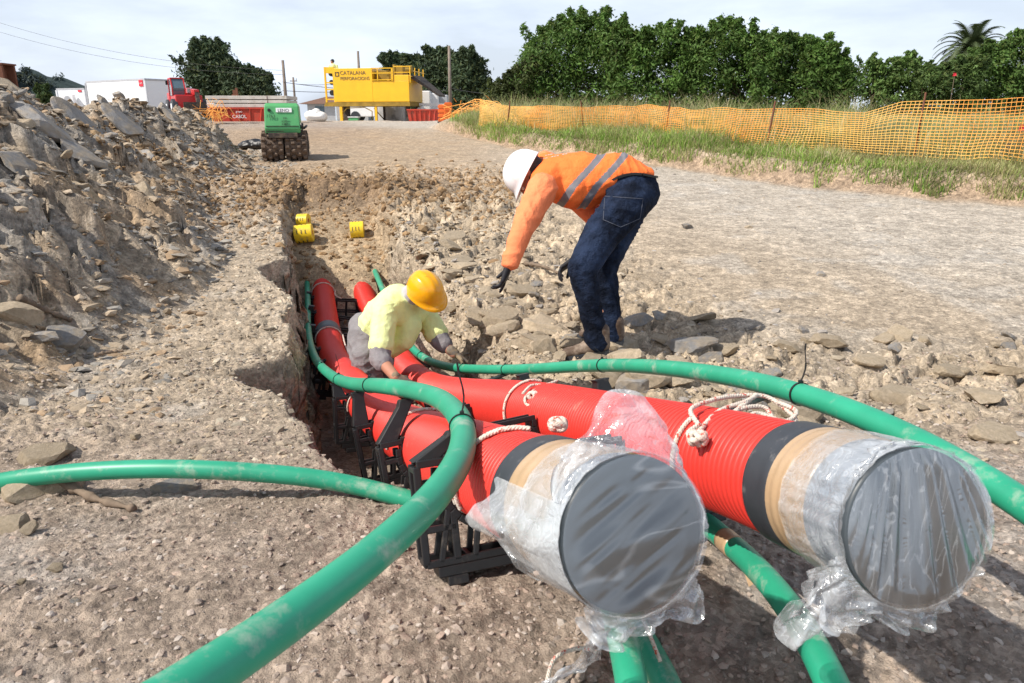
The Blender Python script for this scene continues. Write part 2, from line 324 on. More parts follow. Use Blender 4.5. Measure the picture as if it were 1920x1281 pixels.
M_film = filmmat('clear_plastic_film', .12, .50, .16, (9, 9, 9)); M_filmf = filmmat('clear_plastic_film_flat', .0, .08, .17, (1.5, 1.5, 5.0), .002, .9, 2, .22)

# ------------------------------------------------------------------ terrain
GY = np.array([-8, 1.5, 2.4, 3.5, 4.5, 6, 9, 14.4, 25, 45, 60, 120, 900.]); GZ = np.array([0, 0, -.12, -.22, -.25, -.16, 0, .37, .74, .99, .97, .8, .2])
XL = np.array([[2.2, -.62], [2.6, -.80], [3.1, -1.0], [3.4, -1.12], [3.6, -1.36], [3.8, -1.42], [4.1, -1.25], [4.6, -1.42], [5.2, -1.6], [5.8, -1.95], [6.2, -2.12], [6.6, -2.0], [7.4, -2.3], [8.3, -2.6], [9.3, -2.85], [10.4, -3.0]])
XR = np.array([[2.2, .60], [2.8, .5], [3.5, .3], [4.3, -.02], [5, -.3], [5.6, -.5], [6.7, -.85], [7.6, -1.15], [8.7, -1.42], [9.3, -1.6], [10.4, -1.9]])
FL = np.array([[2.3, -.22], [2.5, -.45], [2.8, -.62], [3.2, -.75], [4, -.95], [5, -1.12], [6, -1.15], [7.6, -1.1], [7.9, -.92], [8.2, -.50], [8.8, -.34], [9.5, -.12], [10.4, .05]])
RID = np.array([[-3.3, 2.2, .75], [-3.85, 3.6, 1.0], [-4.2, 5, 1.22], [-4.6, 6.6, 1.36], [-5.15, 8.4, 1.26], [-5.7, 10.3, 1.20], [-5.8, 12.3, 1.30], [-6.0, 14.5, 1.0], [-6.4, 17, .60]])
BKx = np.array([-6, -4, -2.2, 0, 2.84, 4.2, 6.6, 9, 14, 40]); BKy = np.array([60, 34, 24, 17, 13.2, 10.9, 9.4, 8.6, 7.6, 4.])
def gbase(Y): return np.interp(Y, GY, GZ)
def heap_h(X, Y):
    pts = RID; best = np.full(np.shape(X), 99.); hz = np.zeros(np.shape(X))
    for k in range(len(pts)-1):
        a = pts[k]; b = pts[k+1]; ab = b[:2]-a[:2]; t = np.clip(((X-a[0])*ab[0]+(Y-a[1])*ab[1])/(ab@ab), 0, 1)
        d = np.hypot(X-(a[0]+t*ab[0]), Y-(a[1]+t*ab[1])); m = d < best; best = np.where(m, d, best); hz = np.where(m, a[2]+t*(b[2]-a[2]), hz)
    return hz-np.sqrt(best**2+.04)*.85+.17
def ground_h(X, Y, full=False):
    X = np.asarray(X, float); Y = np.asarray(Y, float)
    wx = fbm(X*1.3, Y*1.3, 3, 1); wy = fbm(X*1.3, Y*1.3, 3, 2)
    h = gbase(Y)+.05*fbm(X*.35, Y*.35, 3, 3)*ss(2, 8, Y)
    near = 1/(1+np.maximum(Y, 0)/14)
    # rocky bank right of the trench
    xr = np.interp(Y, XR[:, 0], XR[:, 1]); xl = np.interp(Y, XL[:, 0], XL[:, 1])
    rock = ss(2.4, 3.4, Y)*(1-ss(8.5, 11, Y))*ss(-.1, .15, X-xr)*(1-ss(.9, 2.1, X-xr-.12*(Y-4)))
    rock = np.maximum(rock, ss(2.7, 3.2, Y)*(1-ss(3.9, 4.8, Y))*ss(-.3, .2, X)*(1-ss(3., 4.2, X))*.8)
    h = h+.03*rock*(1-ss(.0, 1.3, X-xr))
    a = .45; Xr = X*math.cos(a)+Y*math.sin(a); Yr = -X*math.sin(a)+Y*math.cos(a)
    f1, f2, cr, tl = worley(Xr*3.6+wx*.8, Yr*6.5+wy*.8, 1); g1, g2, cg, tg = worley(Xr*9+wx, Yr*14+wy, 2)
    e1_ = ss(0, .22, f2-f1); e2_ = ss(0, .22, g2-g1); plate = (.085*cr+.10*tl)*e1_-.045; plate2 = (.034*cg+.04*tg)*e2_-.015
    h = h+rock*(plate+plate2)
    patch = ss(.0, .35, fbm(X*.9, Y*.9, 3, 9))*(1-rock)*(1-ss(9, 14, Y))
    trk = ss(.8, 2.2, X-xr-.2*(Y-4))*ss(3.6, 5., Y); h = h+patch*plate2*.6*ss(1.8, 2.8, Y)*(1-trk*.8)
    # clay clods beyond the end of the trench
    clay = ss(7.2, 8.6, Y+.3*X*0)*(1-ss(11.5, 14, Y))*ss(-5.6, -4.2, X)*(1-ss(-.6, .8, X))
    c1, c2, cc, _ = worley(X*6+wx, Y*5+wy, 4); d1, _, dc, _ = worley(X*11+wx, Y*11+wy, 5)
    h = h+clay*(.13*np.maximum(0, .62-c1)*(.3+cc)+.04*np.maximum(0, .6-d1)*(.3+dc)+.16*np.exp(-((Y-10.2)/.6)**2)*(1-ss(-2.2, -.6, X)))
    # ruts on the track
    h = h+.018*fbm(X*2.2, Y*.8, 4, 6)*ss(7, 12, Y)*(1-ss(50, 80, Y))+ .05*fbm(X*.9, Y*.35, 3, 16)*ss(12, 20, Y)*(1-ss(60, 90, Y))
    # fine relief
    e1, e2, ce, te = worley(X*24+wx, Y*24+wy, 7)
    h = h+.014*fbm(X*6, Y*6, 4, 11)*near*(1-trk*.5)+.010*np.maximum(0, .55-e1)*(.2+ce)*near*2.0*(1-trk*.75)+.005*vn(X*75, Y*75, 12)*near*(Y < 12)+ .02*fbm(X*2.1, Y*2.1, 3, 13)*near
    # heap
    hh = heap_h(X+.35*wx, Y+.35*wy)+.10*fbm(X*1.6, Y*1.6, 4, 20)
    k1, k2, ck, tk = worley((X*.9+Y*.25)*1.5+wx*.7, (Y*1.0)*3.4+wy*.8, 8); m1, m2, cm, tm = worley(X*5+wx, Y*8+wy, 9)
    amp = ss(-.05, .4, hh-h)
    hh = hh+amp*((.20*ck+.22*tk)*ss(0, .16, k2-k1)-.10+(.08*cm+.08*tm)*ss(0, .2, m2-m1)-.03+.03*fbm(X*9, Y*9, 3, 21))
    hm = ss(-.02, .06, hh-h); h = np.maximum(h, hh)
    # verge with its cut face
    yb = np.interp(X, BKx, BKy)+.30*fbm(X*.9, X*0, 3, 30)+.10*vn(X*4, X*0, 31)
    dB = (Y-yb); lip = ss(0, .45, dB); vz = .30*lip+.03*np.clip(dB, 0, 6)*(1-ss(6, 30, dB)*.6)
    vz = vz+.07*fbm(X*1.2, Y*1.2, 3, 32)*lip; right = ss(-3.5, -1.6, X)
    h = h+vz*right+(.05*fbm(X*7, Y*7, 3, 33))*right*np.exp(-((dB-.2)/.35)**2)
    grass = ss(.30, .62, dB+.25*fbm(X*2.5, Y*2.5, 3, 34))*ss(-2.6, -1.4, X)
    # trench
    jag = .10*fbm(Y*2.6, X*0+2, 4, 40)+.05*(worley(Y*4.5, X*0, 41)[2]-.5)
    jag2 = .10*fbm(Y*2.2, X*0+5, 4, 42)
    fl = np.interp(Y, FL[:, 0], FL[:, 1])+.03*fbm(X*4, Y*4, 3, 43)+.02*clay
    act = ss(2.15, 2.45, Y)*(1-ss(9.6, 10.4, Y))
    sl_ = X-(xl+jag); sr = (xr+jag2)-X; tl_ = ss(0, .16, sl_); ww = .42-.2*ss(5, 8, Y); tr_ = np.clip(sr/ww+.3, 0, 1)
    tr_ = tr_*tr_*(3-2*tr_); ins = tl_*tr_*act
    # ledges on the right hand wall
    led = .045*np.sin((h*(1-ins)+fl*ins)*38+wx*4)*ins*(1-ins)*4*(sr < .5)
    hf = np.minimum(fl, h); out = h*(1-ins)+hf*ins+led*.5
    if not full: return out
    wall = ins*(1-ins)*4
    return out, dict(rock=rock, clay=clay, heap=hm, grass=grass, bank=np.exp(-((dB-.15)/.4)**2)*right, dB=dB, right=right, ins=ins, wall=wall, cell=cr, patch=patch, hmix=amp, ck=ck, cm=cm)
def gz(x, y): return float(ground_h(np.array([x]), np.array([y]))[0])

def build_ground():
    rows = [-3.0]
    while rows[-1] < 60: y = rows[-1]; rows.append(y+(.035 if y < .3 else .0085*(1+max(y-.6, 0)/1.15)))
    rows += list(np.geomspace(61.5, 900, 40)); rows = np.array(rows); nc = 1000
    Xs = np.zeros((len(rows), nc))
    for k, y in enumerate(rows):
        hw = .80*(max(y, 0)+2.2)+.6 if y < 60 else .80*62.2+.6+(y-60)*1.2
        x = np.linspace(-hw, hw, 1500); rho = np.ones_like(x)
        if y < 60: rho = rho+1.0*(np.abs(x) < .74*(abs(y)+1.0))
        if 2 < y < 11:
            xl = np.interp(y, XL[:, 0], XL[:, 1]); xr = np.interp(y, XR[:, 0], XR[:, 1]); act = float(ss(1.9, 2.6, y)*(1-ss(9.8, 11, y)))
            rho = rho+act*(9*np.exp(-((x-xl-.06)/.13)**2)+4*np.exp(-((x-xr+.1)/.28)**2))
        c = np.cumsum(rho); c = (c-c[0])/(c[-1]-c[0]); Xs[k] = np.interp(np.linspace(0, 1, nc), c, x)
    Y = np.repeat(rows[:, None], nc, 1); Z, I = ground_h(Xs, Y, True)
    V = np.stack([Xs, Y, Z], -1)
    # break up steep faces sideways
    wl = (I['wall']*ss(2.3, 3, Y))[..., None]
    n1 = vn3(V*np.array([7, 7, 13]), 1); n2 = vn3(V*np.array([22, 22, 40]), 2); n3 = vn3(V*np.array([8, 8, 16]), 5)
    V = V+wl*np.stack([.07*n1+.025*n2, .07*n3+.02*n2, .02*n2], -1)
    # colour zones of the ground itself
    def c(*v): return np.array(v)[None, None]
    X = Xs; wv = fbm(X*.5, Y*.5, 4, 50)[..., None]; wf = fbm(X*3, Y*3, 4, 51)[..., None]
    col = c(.335, .268, .212)*np.ones_like(V)
    pale = c(.43, .35, .26); col = col+(pale-col)*ss(2.0, 3.4, Y+.25*wv[..., 0]*0)[..., None]*ss(-6, -2.0, X-.0*Y)[..., None]
    road = c(.46, .41, .345); rm = (ss(6, 10, Y+X*.8)*ss(-1.5, 1.5, X+.35*(Y-14)))[..., None]; col = col+(road-col)*rm*.85
    g = c(.36, .35, .33); gm = ss(.05, .45, wf+.6*wv)*.35; col = col+(g-col)*gm
    cl = c(.35, .235, .13); tanz = (ss(7.5, 11, Y)*(1-ss(22, 32, Y))*(1-ss(-2.5, 2.5, X-.1*(Y-12))))[..., None]; col = col+(cl-col)*tanz*(.5+.3*wf)
    dk = c(.19, .115, .06); col = col+(dk-col)*(np.exp(-((Y-10)/1.1)**2)*ss(-3.6, -2.8, X)*(1-ss(-1.4, -.6, X)))[..., None]*.8
    rk = I['rock'][..., None]; stone = c(.42, .335, .235)*(.78+.5*I['cell'][..., None]); col = col+(stone-col)*rk*.8
    hp = I['heap'][..., None]; hcol = np.where((I['ck'] > .55)[..., None], c(.34, .30, .25), c(.42, .34, .25))*(.75+.55*I['cm'][..., None]); hcol = hcol+(c(.34, .235, .14)-hcol)*ss(-.05, .35, wf+.35*wv)*.75
    col = col+(hcol-col)*hp
    gr = c(.13, .14, .045); soil = c(.33, .23, .15)
    col = col+(soil-col)*(I['bank'][..., None])*.85; dry = c(.32, .27, .14)
    col = col+((gr+(dry-gr)*ss(-.1, .4, wf))-col)*I['grass'][..., None]
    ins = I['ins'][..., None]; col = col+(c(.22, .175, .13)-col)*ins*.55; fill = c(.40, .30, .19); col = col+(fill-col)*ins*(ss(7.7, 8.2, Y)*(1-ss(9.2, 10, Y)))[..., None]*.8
    col = col*(1+.16*wf)
    nr = len(rows); i = np.arange(nr-1)[:, None]*nc; k = np.arange(nc-1)[None]
    Fc = np.stack([i+k, i+k+1, i+nc+k+1, i+nc+k], -1).reshape(-1, 4)
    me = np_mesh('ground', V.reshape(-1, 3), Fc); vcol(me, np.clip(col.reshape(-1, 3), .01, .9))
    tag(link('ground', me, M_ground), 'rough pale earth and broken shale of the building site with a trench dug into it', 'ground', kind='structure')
build_ground()
hillx = np.linspace(-420, -180, 90); hm = MB(); hv = []; hf = []
for k, x in enumerate(hillx):
    t = (x+420)/240; z = 6+26*math.exp(-((x+330)/52)**2)+2.5*float(vn(x*.1, 0, 3))
    hv += [(x, 500, -2), (x, 520, z*.75), (x, 545, z), (x, 640, -2)]
    if k: a = 4*k; hf += [(a-4, a, a+1, a-3), (a-3, a+1, a+2, a-2), (a-2, a+2, a+3, a-1)]
me = bpy.data.meshes.new('hill'); me.from_pydata(hv, [], hf); me.update()
M_hill = mat('far_woodland', (.035, .05, .05), .95, .1, var=.3, vs=.2)  # blue of the distant haze is put into this base colour
tag(link('hill', me, M_hill), 'low wooded hill on the left skyline', 'hill', kind='structure')

# ------------------------------------------------------------------ stones
def stone_mesh(name, seed, flat, cuts=12, sub=3):
    rg = np.random.default_rng(seed); bm = bmesh.new(); bmesh.ops.create_icosphere(bm, subdivisions=sub, radius=1)
    v = np.array([q.co[:] for q in bm.verts]); 
    for _ in range(cuts):
        n = rg.normal(size=3); n[2] *= .5; n /= np.linalg.norm(n); d = rg.uniform(.45, .85); s = v@n-d; v = v-np.maximum(s, 0)[:, None]*n
    tz = rg.uniform(.5, .75); v[:, 2] = np.clip(v[:, 2], -tz, tz*rg.uniform(.7, 1)); v[:, 2] += .10*np.round(vn3(v*1.3+seed, 3)*2)/2
    v = v+.035*vn3(v*5+seed, 2)[:, None]*v; v = v*np.array([1, rg.uniform(.6, .85), flat])
    for q, c in zip(bm.verts, v): q.co = c
    me = bpy.data.meshes.new(name); bm.to_mesh(me); bm.free(); return me
SLABS = [stone_mesh('slab', 100+k, .26+.1*(k % 3), 10) for k in range(7)]
CHUNKS = [stone_mesh('chunk', 200+k, .6, 14) for k in range(7)]
def put_stone(protos, m, x, y, s, rot=(0, 0, 0), dz=0, label='', group=None, name='rock', cat='rock', z=None, sc=(1, 1, 1)):
    me = random.choice(protos); key = me.name+m.name
    me2 = bpy.data.meshes.get(key)
    if me2 is None:
        me2 = me.copy(); me2.name = key; me2.materials.append(m)
    o = bpy.data.objects.new(name, me2); COL.objects.link(o); o.location = (x, y, (gz(x, y) if z is None else z)+dz); o.rotation_euler = rot; o.scale = (s*sc[0], s*sc[1], s*sc[2])
    return tag(o, label, cat, group)
def on_ground(px, py, it=14):
    d = F_+(px-960)/1400*R_-(py-640.5)/1400*U_
    lo = .5; prev = 0; t = .6
    while t < 80:
        q = C_+d*t
        if q[2] < gz(q[0], q[1]): break
        prev = t; t *= 1.04
    a, b = prev, t
    for _ in range(it):
        m_ = (a+b)/2; q = C_+d*m_
        if q[2] < gz(q[0], q[1]): b = m_
        else: a = m_
    return C_+d*b
big = [  # px, py, half-size in metres, proto, material, rotation, label
 (325, 925, .085, 0, 1, (.1, .05, .4), 'flat blue grey stone with a lit top just below the looping green hose'),
 (30, 945, .13, 1, 0, (.2, .1, .9), 'big rounded pale rock at the left edge below the green hose'),
 (95, 925, .09, 1, 0, (0, .2, .2), 'buff rock wedged beside the curled bark near the left edge'),
 (60, 868, .13, 0, 0, (.05, 0, .1), 'long flat pale slab just above the green hose at the left edge'),
 (10, 1000, .07, 1, 0, (0, .1, 1), 'small buff rock low at the left edge'),
 (95, 1072, .035, 0, 0, (0, 0, .3), 'small flat pale stone in the left foreground gravel'),
 (135, 1132, .022, 0, 1, (.5, 0, .3), 'small pointed white stone in the left foreground gravel'),
 (10, 610, .16, 1, 0, (.1, 0, .2), 'square brown boulder at the left edge below the heap'),
 (70, 640, .12, 0, 1, (0, 0, .5), 'grey slab lying next to the square brown boulder'),
 (1700, 750, .17, 0, 0, (.05, .1, .2), 'big layered slab in front of the pale track at right'),
 (1790, 712, .13, 0, 0, (.0, .15, .8), 'pale slab tilted behind the big layered slab at right'),
 (1860, 765, .14, 0, 0, (.1, 0, 1.5), 'flat buff slab at the right edge above the green hose'),
 (1640, 690, .12, 0, 0, (0, .1, .4), 'layered buff slab with a stone lying on it right of centre'),
 (1680, 672, .07, 1, 1, (0, 0, .2), 'dark faced block lying on layered slabs at right'),
 (1560, 655, .16, 0, 0, (0, .0, .1), 'long thin pale slab at right, edge towards the hose'),
 (1480, 660, .13, 0, 0, (0, .1, -.1), 'long pale slab with an overhanging front edge'),
 (1300, 665, .20, 0, 1, (0, 0, .15), 'long pale grey slab just behind the green hose'),
 (1180, 655, .10, 1, 0, (0, 0, 1), 'rounded pale rock behind the brown boot'),
 (1240, 600, .07, 1, 1, (.2, .4, .3), 'grey pointed stone at the edge of the standing man shadow'),
 (1740, 650, .09, 1, 0, (0, .3, .9), 'wedge shaped buff rock at right'),
 (1900, 655, .06, 1, 1, (0, 0, .3), 'dark grey lump of shale at the right edge'),
 (1880, 830, .13, 0, 0, (.0, .1, .5), 'flat slab between the green hose and the right edge'),
 (1770, 860, .08, 0, 0, (0, 0, .9), 'small buff slab right of the green hose'),
 (900, 625, .13, 1, 0, (.3, .5, .3), 'dark sided boulder in the trench edge right of the crouching man'),
 (1010, 535, .09, 0, 1, (.2, 0, .5), 'flat grey stone beside the bent man knee'),
 (1290, 430, .10, 1, 1, (0, 0, .4), 'small pile topped grey lump on the pale track'),
 (1562, 302, .17, 1, 0, (.5, .6, .3), 'upright pale rock standing on the grassy bank'),
 (1090, 612, .08, 1, 0, (0, .2, .7), 'pale rock left of the brown boots'),
]
for px, py, s, pr, mi_, rot, lab in big:
    q = on_ground(px, py); put_stone([CHUNKS, SLABS][1-pr], [M_stone, M_slate][mi_], q[0], q[1]+s*.5, s, rot, s*.10, lab)
hp = [(-3.95, 5.05, .42, M_slate, (.2, .75, .3), 'large smooth grey slab leaning on the heap at the left edge'), (-4.05, 6.7, .40, M_slate, (.1, .80, .55), 'long grey slab lying down the slope of the heap'),
      (-4.7, 8.6, .45, M_slate, (.3, .85, .5), 'grey slab standing steeply below the first crest of the heap'), (-4.75, 7.4, .42, M_stone, (.1, .6, .2), 'brown slab sticking out below the heap crest'),
      (-4.4, 7.7, .25, M_stone, (.3, .4, 1), 'short brown block on the heap slope'), (-5.15, 10.4, .38, M_slate, (.2, .8, .3), 'dark slab lying down the middle of the heap'),
      (-4.35, 9.0, .28, M_slate, (0, .6, .9), 'thin grey slab near the foot of the heap'), (-3.35, 5.2, .22, M_slate, (.2, .7, .2), 'grey slab at the foot of the heap above the wooden stake'),
      (-3.7, 6.6, .24, M_slate, (.2, .6, .4), 'pale grey slab at the heap foot'), (-5.5, 12.6, .35, M_slate, (.1, .75, .3), 'dark slab on the far part of the heap')]
for x, y, s, m, rot, lab in hp: put_stone(SLABS, m, x, y, s, rot, .04, lab, sc=(1, 1, .75))
cnt = 0
def region(n, fx, protos, mats, smin, smax, label, group, sink=.15, tilt=.35, cat='stone', name='stone'):
    global cnt
    k = 0; tries = 0
    while k < n and tries < n*40:
        tries += 1; x, y = fx()
        xl = np.interp(y, XL[:, 0], XL[:, 1]); xr = np.interp(y, XR[:, 0], XR[:, 1])
        if 2.2 < y < 8.6 and xl-.05 < x < xr+.02: continue
        s = smin*(smax/smin)**(random.random()**1.6)
        put_stone(protos, random.choice(mats), x, y, s, (random.uniform(-tilt, tilt), random.uniform(-tilt, tilt), random.uniform(0, 6.3)), s*sink, label, group, name, cat); k += 1
U = random.uniform
def r_bank():
    y = U(3.0, 7.6); return np.interp(y, XR[:, 0], XR[:, 1])+abs(random.gauss(0, .5)), y
def r_lip(): y = U(3.2, 6.5); return np.interp(y, XR[:, 0], XR[:, 1])+U(.05, .55), y
def r_front(): y = U(2.6, 4.6); return U(.5, 3.4), y
def r_heap():
    y = U(3.6, 15); rx = np.interp(y, RID[:, 1], RID[:, 0]); return rx+U(-.1, 1.5), y
def r_left(): y = U(1.3, 6.5); return -U(.85+.15*y, .75*y+.6), y
def r_clay(): y = U(8.0, 12.5); return U(-4.6, -.4), y
def r_track(): y = U(5, 16); return U(-.2, .6*y), y
region(28, r_lip, SLABS, [M_stone], .10, .22, 'broad flat buff slab breaking out of the right lip of the trench', 'flat slabs along the right lip of the trench', sink=.0, tilt=.22)
region(70, r_bank, SLABS, [M_stone, M_stone, M_stone, M_slate], .055, .20, 'angular pale shale piece lying in the rubble on the right bank of the trench', 'loose shale on the right bank of the trench')
region(46, r_front, SLABS, [M_stone, M_stone, M_slate], .05, .17, 'broken buff slab piece lying in the ground behind the right hand hose', 'broken slabs behind the right hand hose')
region(75, r_heap, SLABS+CHUNKS[:3], [M_stone, M_slate, M_slate], .04, .20, 'shale fragment lying loose on the slope of the spoil heap', 'shale fragments on the spoil heap', tilt=.9)
region(50, r_left, SLABS+CHUNKS[:2], [M_stone, M_stone, M_stone, M_slate], .014, .05, 'small stone lying on the trodden ground left of the trench', 'small stones left of the trench')
region(42, r_clay, CHUNKS, [M_clod], .03, .10, 'brown earth clod on the orange clay around the far end of the trench', 'earth clods around the far end of the trench', cat='clod', name='clod')
region(24, r_track, CHUNKS+SLABS[:2], [M_stone, M_slate], .02, .06, 'small stone lying alone on the pale track', 'small stones on the pale track')

def gravel(name, n, fx, smin, smax, cols, label, flat=.6, pw=2.2):
    pts = np.array([fx() for _ in range(n)]); X, Y = pts.T; xl = np.interp(Y, XL[:, 0], XL[:, 1]); xr = np.interp(Y, XR[:, 0], XR[:, 1])
    X, Y = X, Y; Z = ground_h(X, Y); s = smin*(smax/smin)**(RNG.random(n)**pw)*(1+np.maximum(Y-2, 0)*.05)
    bm = bmesh.new(); bmesh.ops.create_icosphere(bm, subdivisions=1, radius=1); bv = np.array([v.co[:] for v in bm.verts]); bf = np.array([[v.index for v in f.verts] for f in bm.faces]); bm.free()
    ax = RNG.uniform(.55, 1.25, (n, 3)); ax[:, 2] *= flat; B = bv[None]*(1+RNG.uniform(-.36, .36, (n, len(bv), 1)))*ax[:, None]
    A = RNG.uniform(0, 6.28, n); tx = RNG.uniform(-.5, .5, n); ca, sa = np.cos(A), np.sin(A); ct, st = np.cos(tx), np.sin(tx)
    x, y, z = B[..., 0], B[..., 1], B[..., 2]; y, z = y*ct[:, None]-z*st[:, None], y*st[:, None]+z*ct[:, None]; x, y = x*ca[:, None]-y*sa[:, None], x*sa[:, None]+y*ca[:, None]
    V = np.stack([X[:, None]+x*s[:, None], Y[:, None]+y*s[:, None], Z[:, None]+z*s[:, None]-s[:, None]*.05], -1)
    Fc = bf[None]+(np.arange(n)*len(bv))[:, None, None]; me = np_mesh(name, V.reshape(-1, 3), Fc.reshape(-1, 3))
    c = np.array(cols)[RNG.integers(0, len(cols), n)]*RNG.uniform(.7, 1.25, (n, 1)); vcol(me, np.repeat(c, len(bv), 0))
    tag(link(name, me, M_gravel, smooth=False), label, 'gravel', kind='stuff')
def f_near():
    y = .55+3.6*random.random()**1.5; return U(-.72, .78)*(y+.35), y
def f_mid():
    y = 3.2+9*random.random()**1.3; return U(-.62, .72)*(y+.2), y
def f_bank():
    y = U(2.4, 8); return np.interp(y, XR[:, 0], XR[:, 1])+U(-.35, 2.4)*random.random(), y
def f_heap():
    y = U(3, 16); return np.interp(y, RID[:, 1], RID[:, 0])+U(-.6, 2.1), y
def f_clay():
    y = random.gauss(10, 1.3); return U(-5, 0), y
def f_wall():
    y = U(2.3, 8.4); return (np.interp(y, XL[:, 0], XL[:, 1])+U(-.5, .12)) if random.random() < .6 else np.interp(y, XR[:, 0], XR[:, 1])+U(-.3, .1), y
cn = [(.34, .275, .225), (.38, .315, .265), (.31, .255, .215), (.43, .375, .325), (.36, .275, .22), (.33, .265, .215)]
gravel('gravel', 34000, f_near, .0020, .0125, cn, 'crushed stone and grit strewn over the near ground')
gravel('rubble', 11000, f_mid, .003, .014, [(.42, .345, .26), (.36, .30, .235), (.44, .38, .30), (.3, .27, .24)], 'fine rubble over the track and trodden earth', .5)
gravel('shale_rubble', 5500, f_bank, .006, .034, [(.42, .335, .235), (.45, .38, .285), (.33, .3, .27), (.3, .25, .19)], 'shale chips along the right bank of the trench', .35)
gravel('heap_rubble', 12000, f_heap, .008, .055, [(.33, .29, .24), (.40, .32, .23), (.28, .26, .23), (.35, .25, .16)], 'shale chips and earth all over the spoil heap', .4)
gravel('clay_lumps', 9000, f_clay, .006, .038, [(.31, .20, .105), (.24, .155, .085), (.36, .25, .145)], 'clay lumps at the far end of the trench', .8)
gravel('edge_rubble', 3500, f_wall, .005, .026, [(.40, .32, .23), (.3, .25, .19), (.46, .4, .31)], 'crumbled rock along the lips of the trench', .5)
# ------------------------------------------------------------------ pipes
def survey(w, pts): return np.array([P(x, y, w*1400/p) for x, y, p in pts])
RLp = survey(.23, [(598, 500, 36.5), (604, 525, 38), (607, 560, 40), (612, 600, 44), (620, 655, 49), (640, 697, 58), (680, 745, 76), (746, 803, 100), (870, 862, 156), (987, 915, 208), (1190, 1003, 288)])
RRp = survey(.23, [(658, 500, 36.5), (672, 525, 38), (690, 570, 40), (715, 620, 43.5), (752, 680, 51), (800, 728, 66), (870, 752, 85), (1000, 770, 111), (1200, 822, 156), (1475, 895, 218), (1720, 990, 290)])
def path(p, n=400, it=60): return smooth_path(spline(p, n), it=it)
RLc = path(RLp, 500, 400); RRc = path(RRp, 500, 400)
def trim(c, m):     # cut m metres off the camera end
    s = np.r_[0, np.cumsum(np.linalg.norm(np.diff(c, axis=0), axis=1))]; return s, s[-1]-m
def sub(c, s0, s1, n):
    s = np.r_[0, np.cumsum(np.linalg.norm(np.diff(c, axis=0), axis=1))]; q = np.linspace(s0, s1, n); return np.stack([np.interp(q, s, c[:, k]) for k in range(3)], 1)
def red_pipe(c, label, eo, tw_):
    s = np.r_[0, np.cumsum(np.linalg.norm(np.diff(c, axis=0), axis=1))]; Ltot = s[-1]
    root = wempty('corrugated_pipe', label, 'pipe', c[250]-np.array([0, 0, .115]), 'red corrugated pipes')
    e = Ltot-eo; nr_ = int(e/.0195); prof = np.array([(0, 1), (.06, 1.12), (.30, 1.2), (.52, 1.12), (.60, 1), (.66, .1), (.72, 0), (.90, 0), (.95, .15)]); pos = ((np.arange(nr_)[:, None]+prof[None, :, 0])*e/nr_).ravel(); s0_ = np.linspace(0, Ltot, len(c)); q = np.stack([np.interp(pos, s, c[:, k]) for k in range(3)], 1)
    r = .1050+.0088*np.tile(prof[:, 1], nr_)
    tube_obj('ribbed_tube', q, r, M_red, root, 56)
    tube_obj('rubber_collar', sub(c, e-.012, e+.085, 10), [.112]+[.1205]*8+[.117], M_rubber, root, 64)
    tw = sub(c, e+.072, e+tw_, 26); rr = .1185+.0008*np.sin(np.arange(26)*1.3); tube_obj('tape_wrap', tw, rr, M_tape, root, 64)
    t2 = sub(c, e+.075, e+.50, 3); tube_obj('grey_end_tube', sub(c, e+.02, Ltot-.006, 30), .116, M_endtube, root, 72); tube_obj('end_cap', sub(c, Ltot-.018, Ltot, 5), [.1172, .1185, .1185, .118, .113], M_greycap, root, 80)
    return root, c[-1], (c[-1]-c[-12])/np.linalg.norm(c[-1]-c[-12]), e
R1, E1, T1, e1 = red_pipe(RLc, 'left red corrugated pipe, its grey end wrapped in a loose plastic bag', .335, .275)
R2, E2, T2, e2 = red_pipe(RRc, 'right red corrugated pipe with brown tape and pleated clear film over its end', .31, .195)
def basis(T):
    A = np.cross(T, [0, 0, 1.]); A /= np.linalg.norm(A); return A, np.cross(A, T)      # A to the right seen from camera side, B up
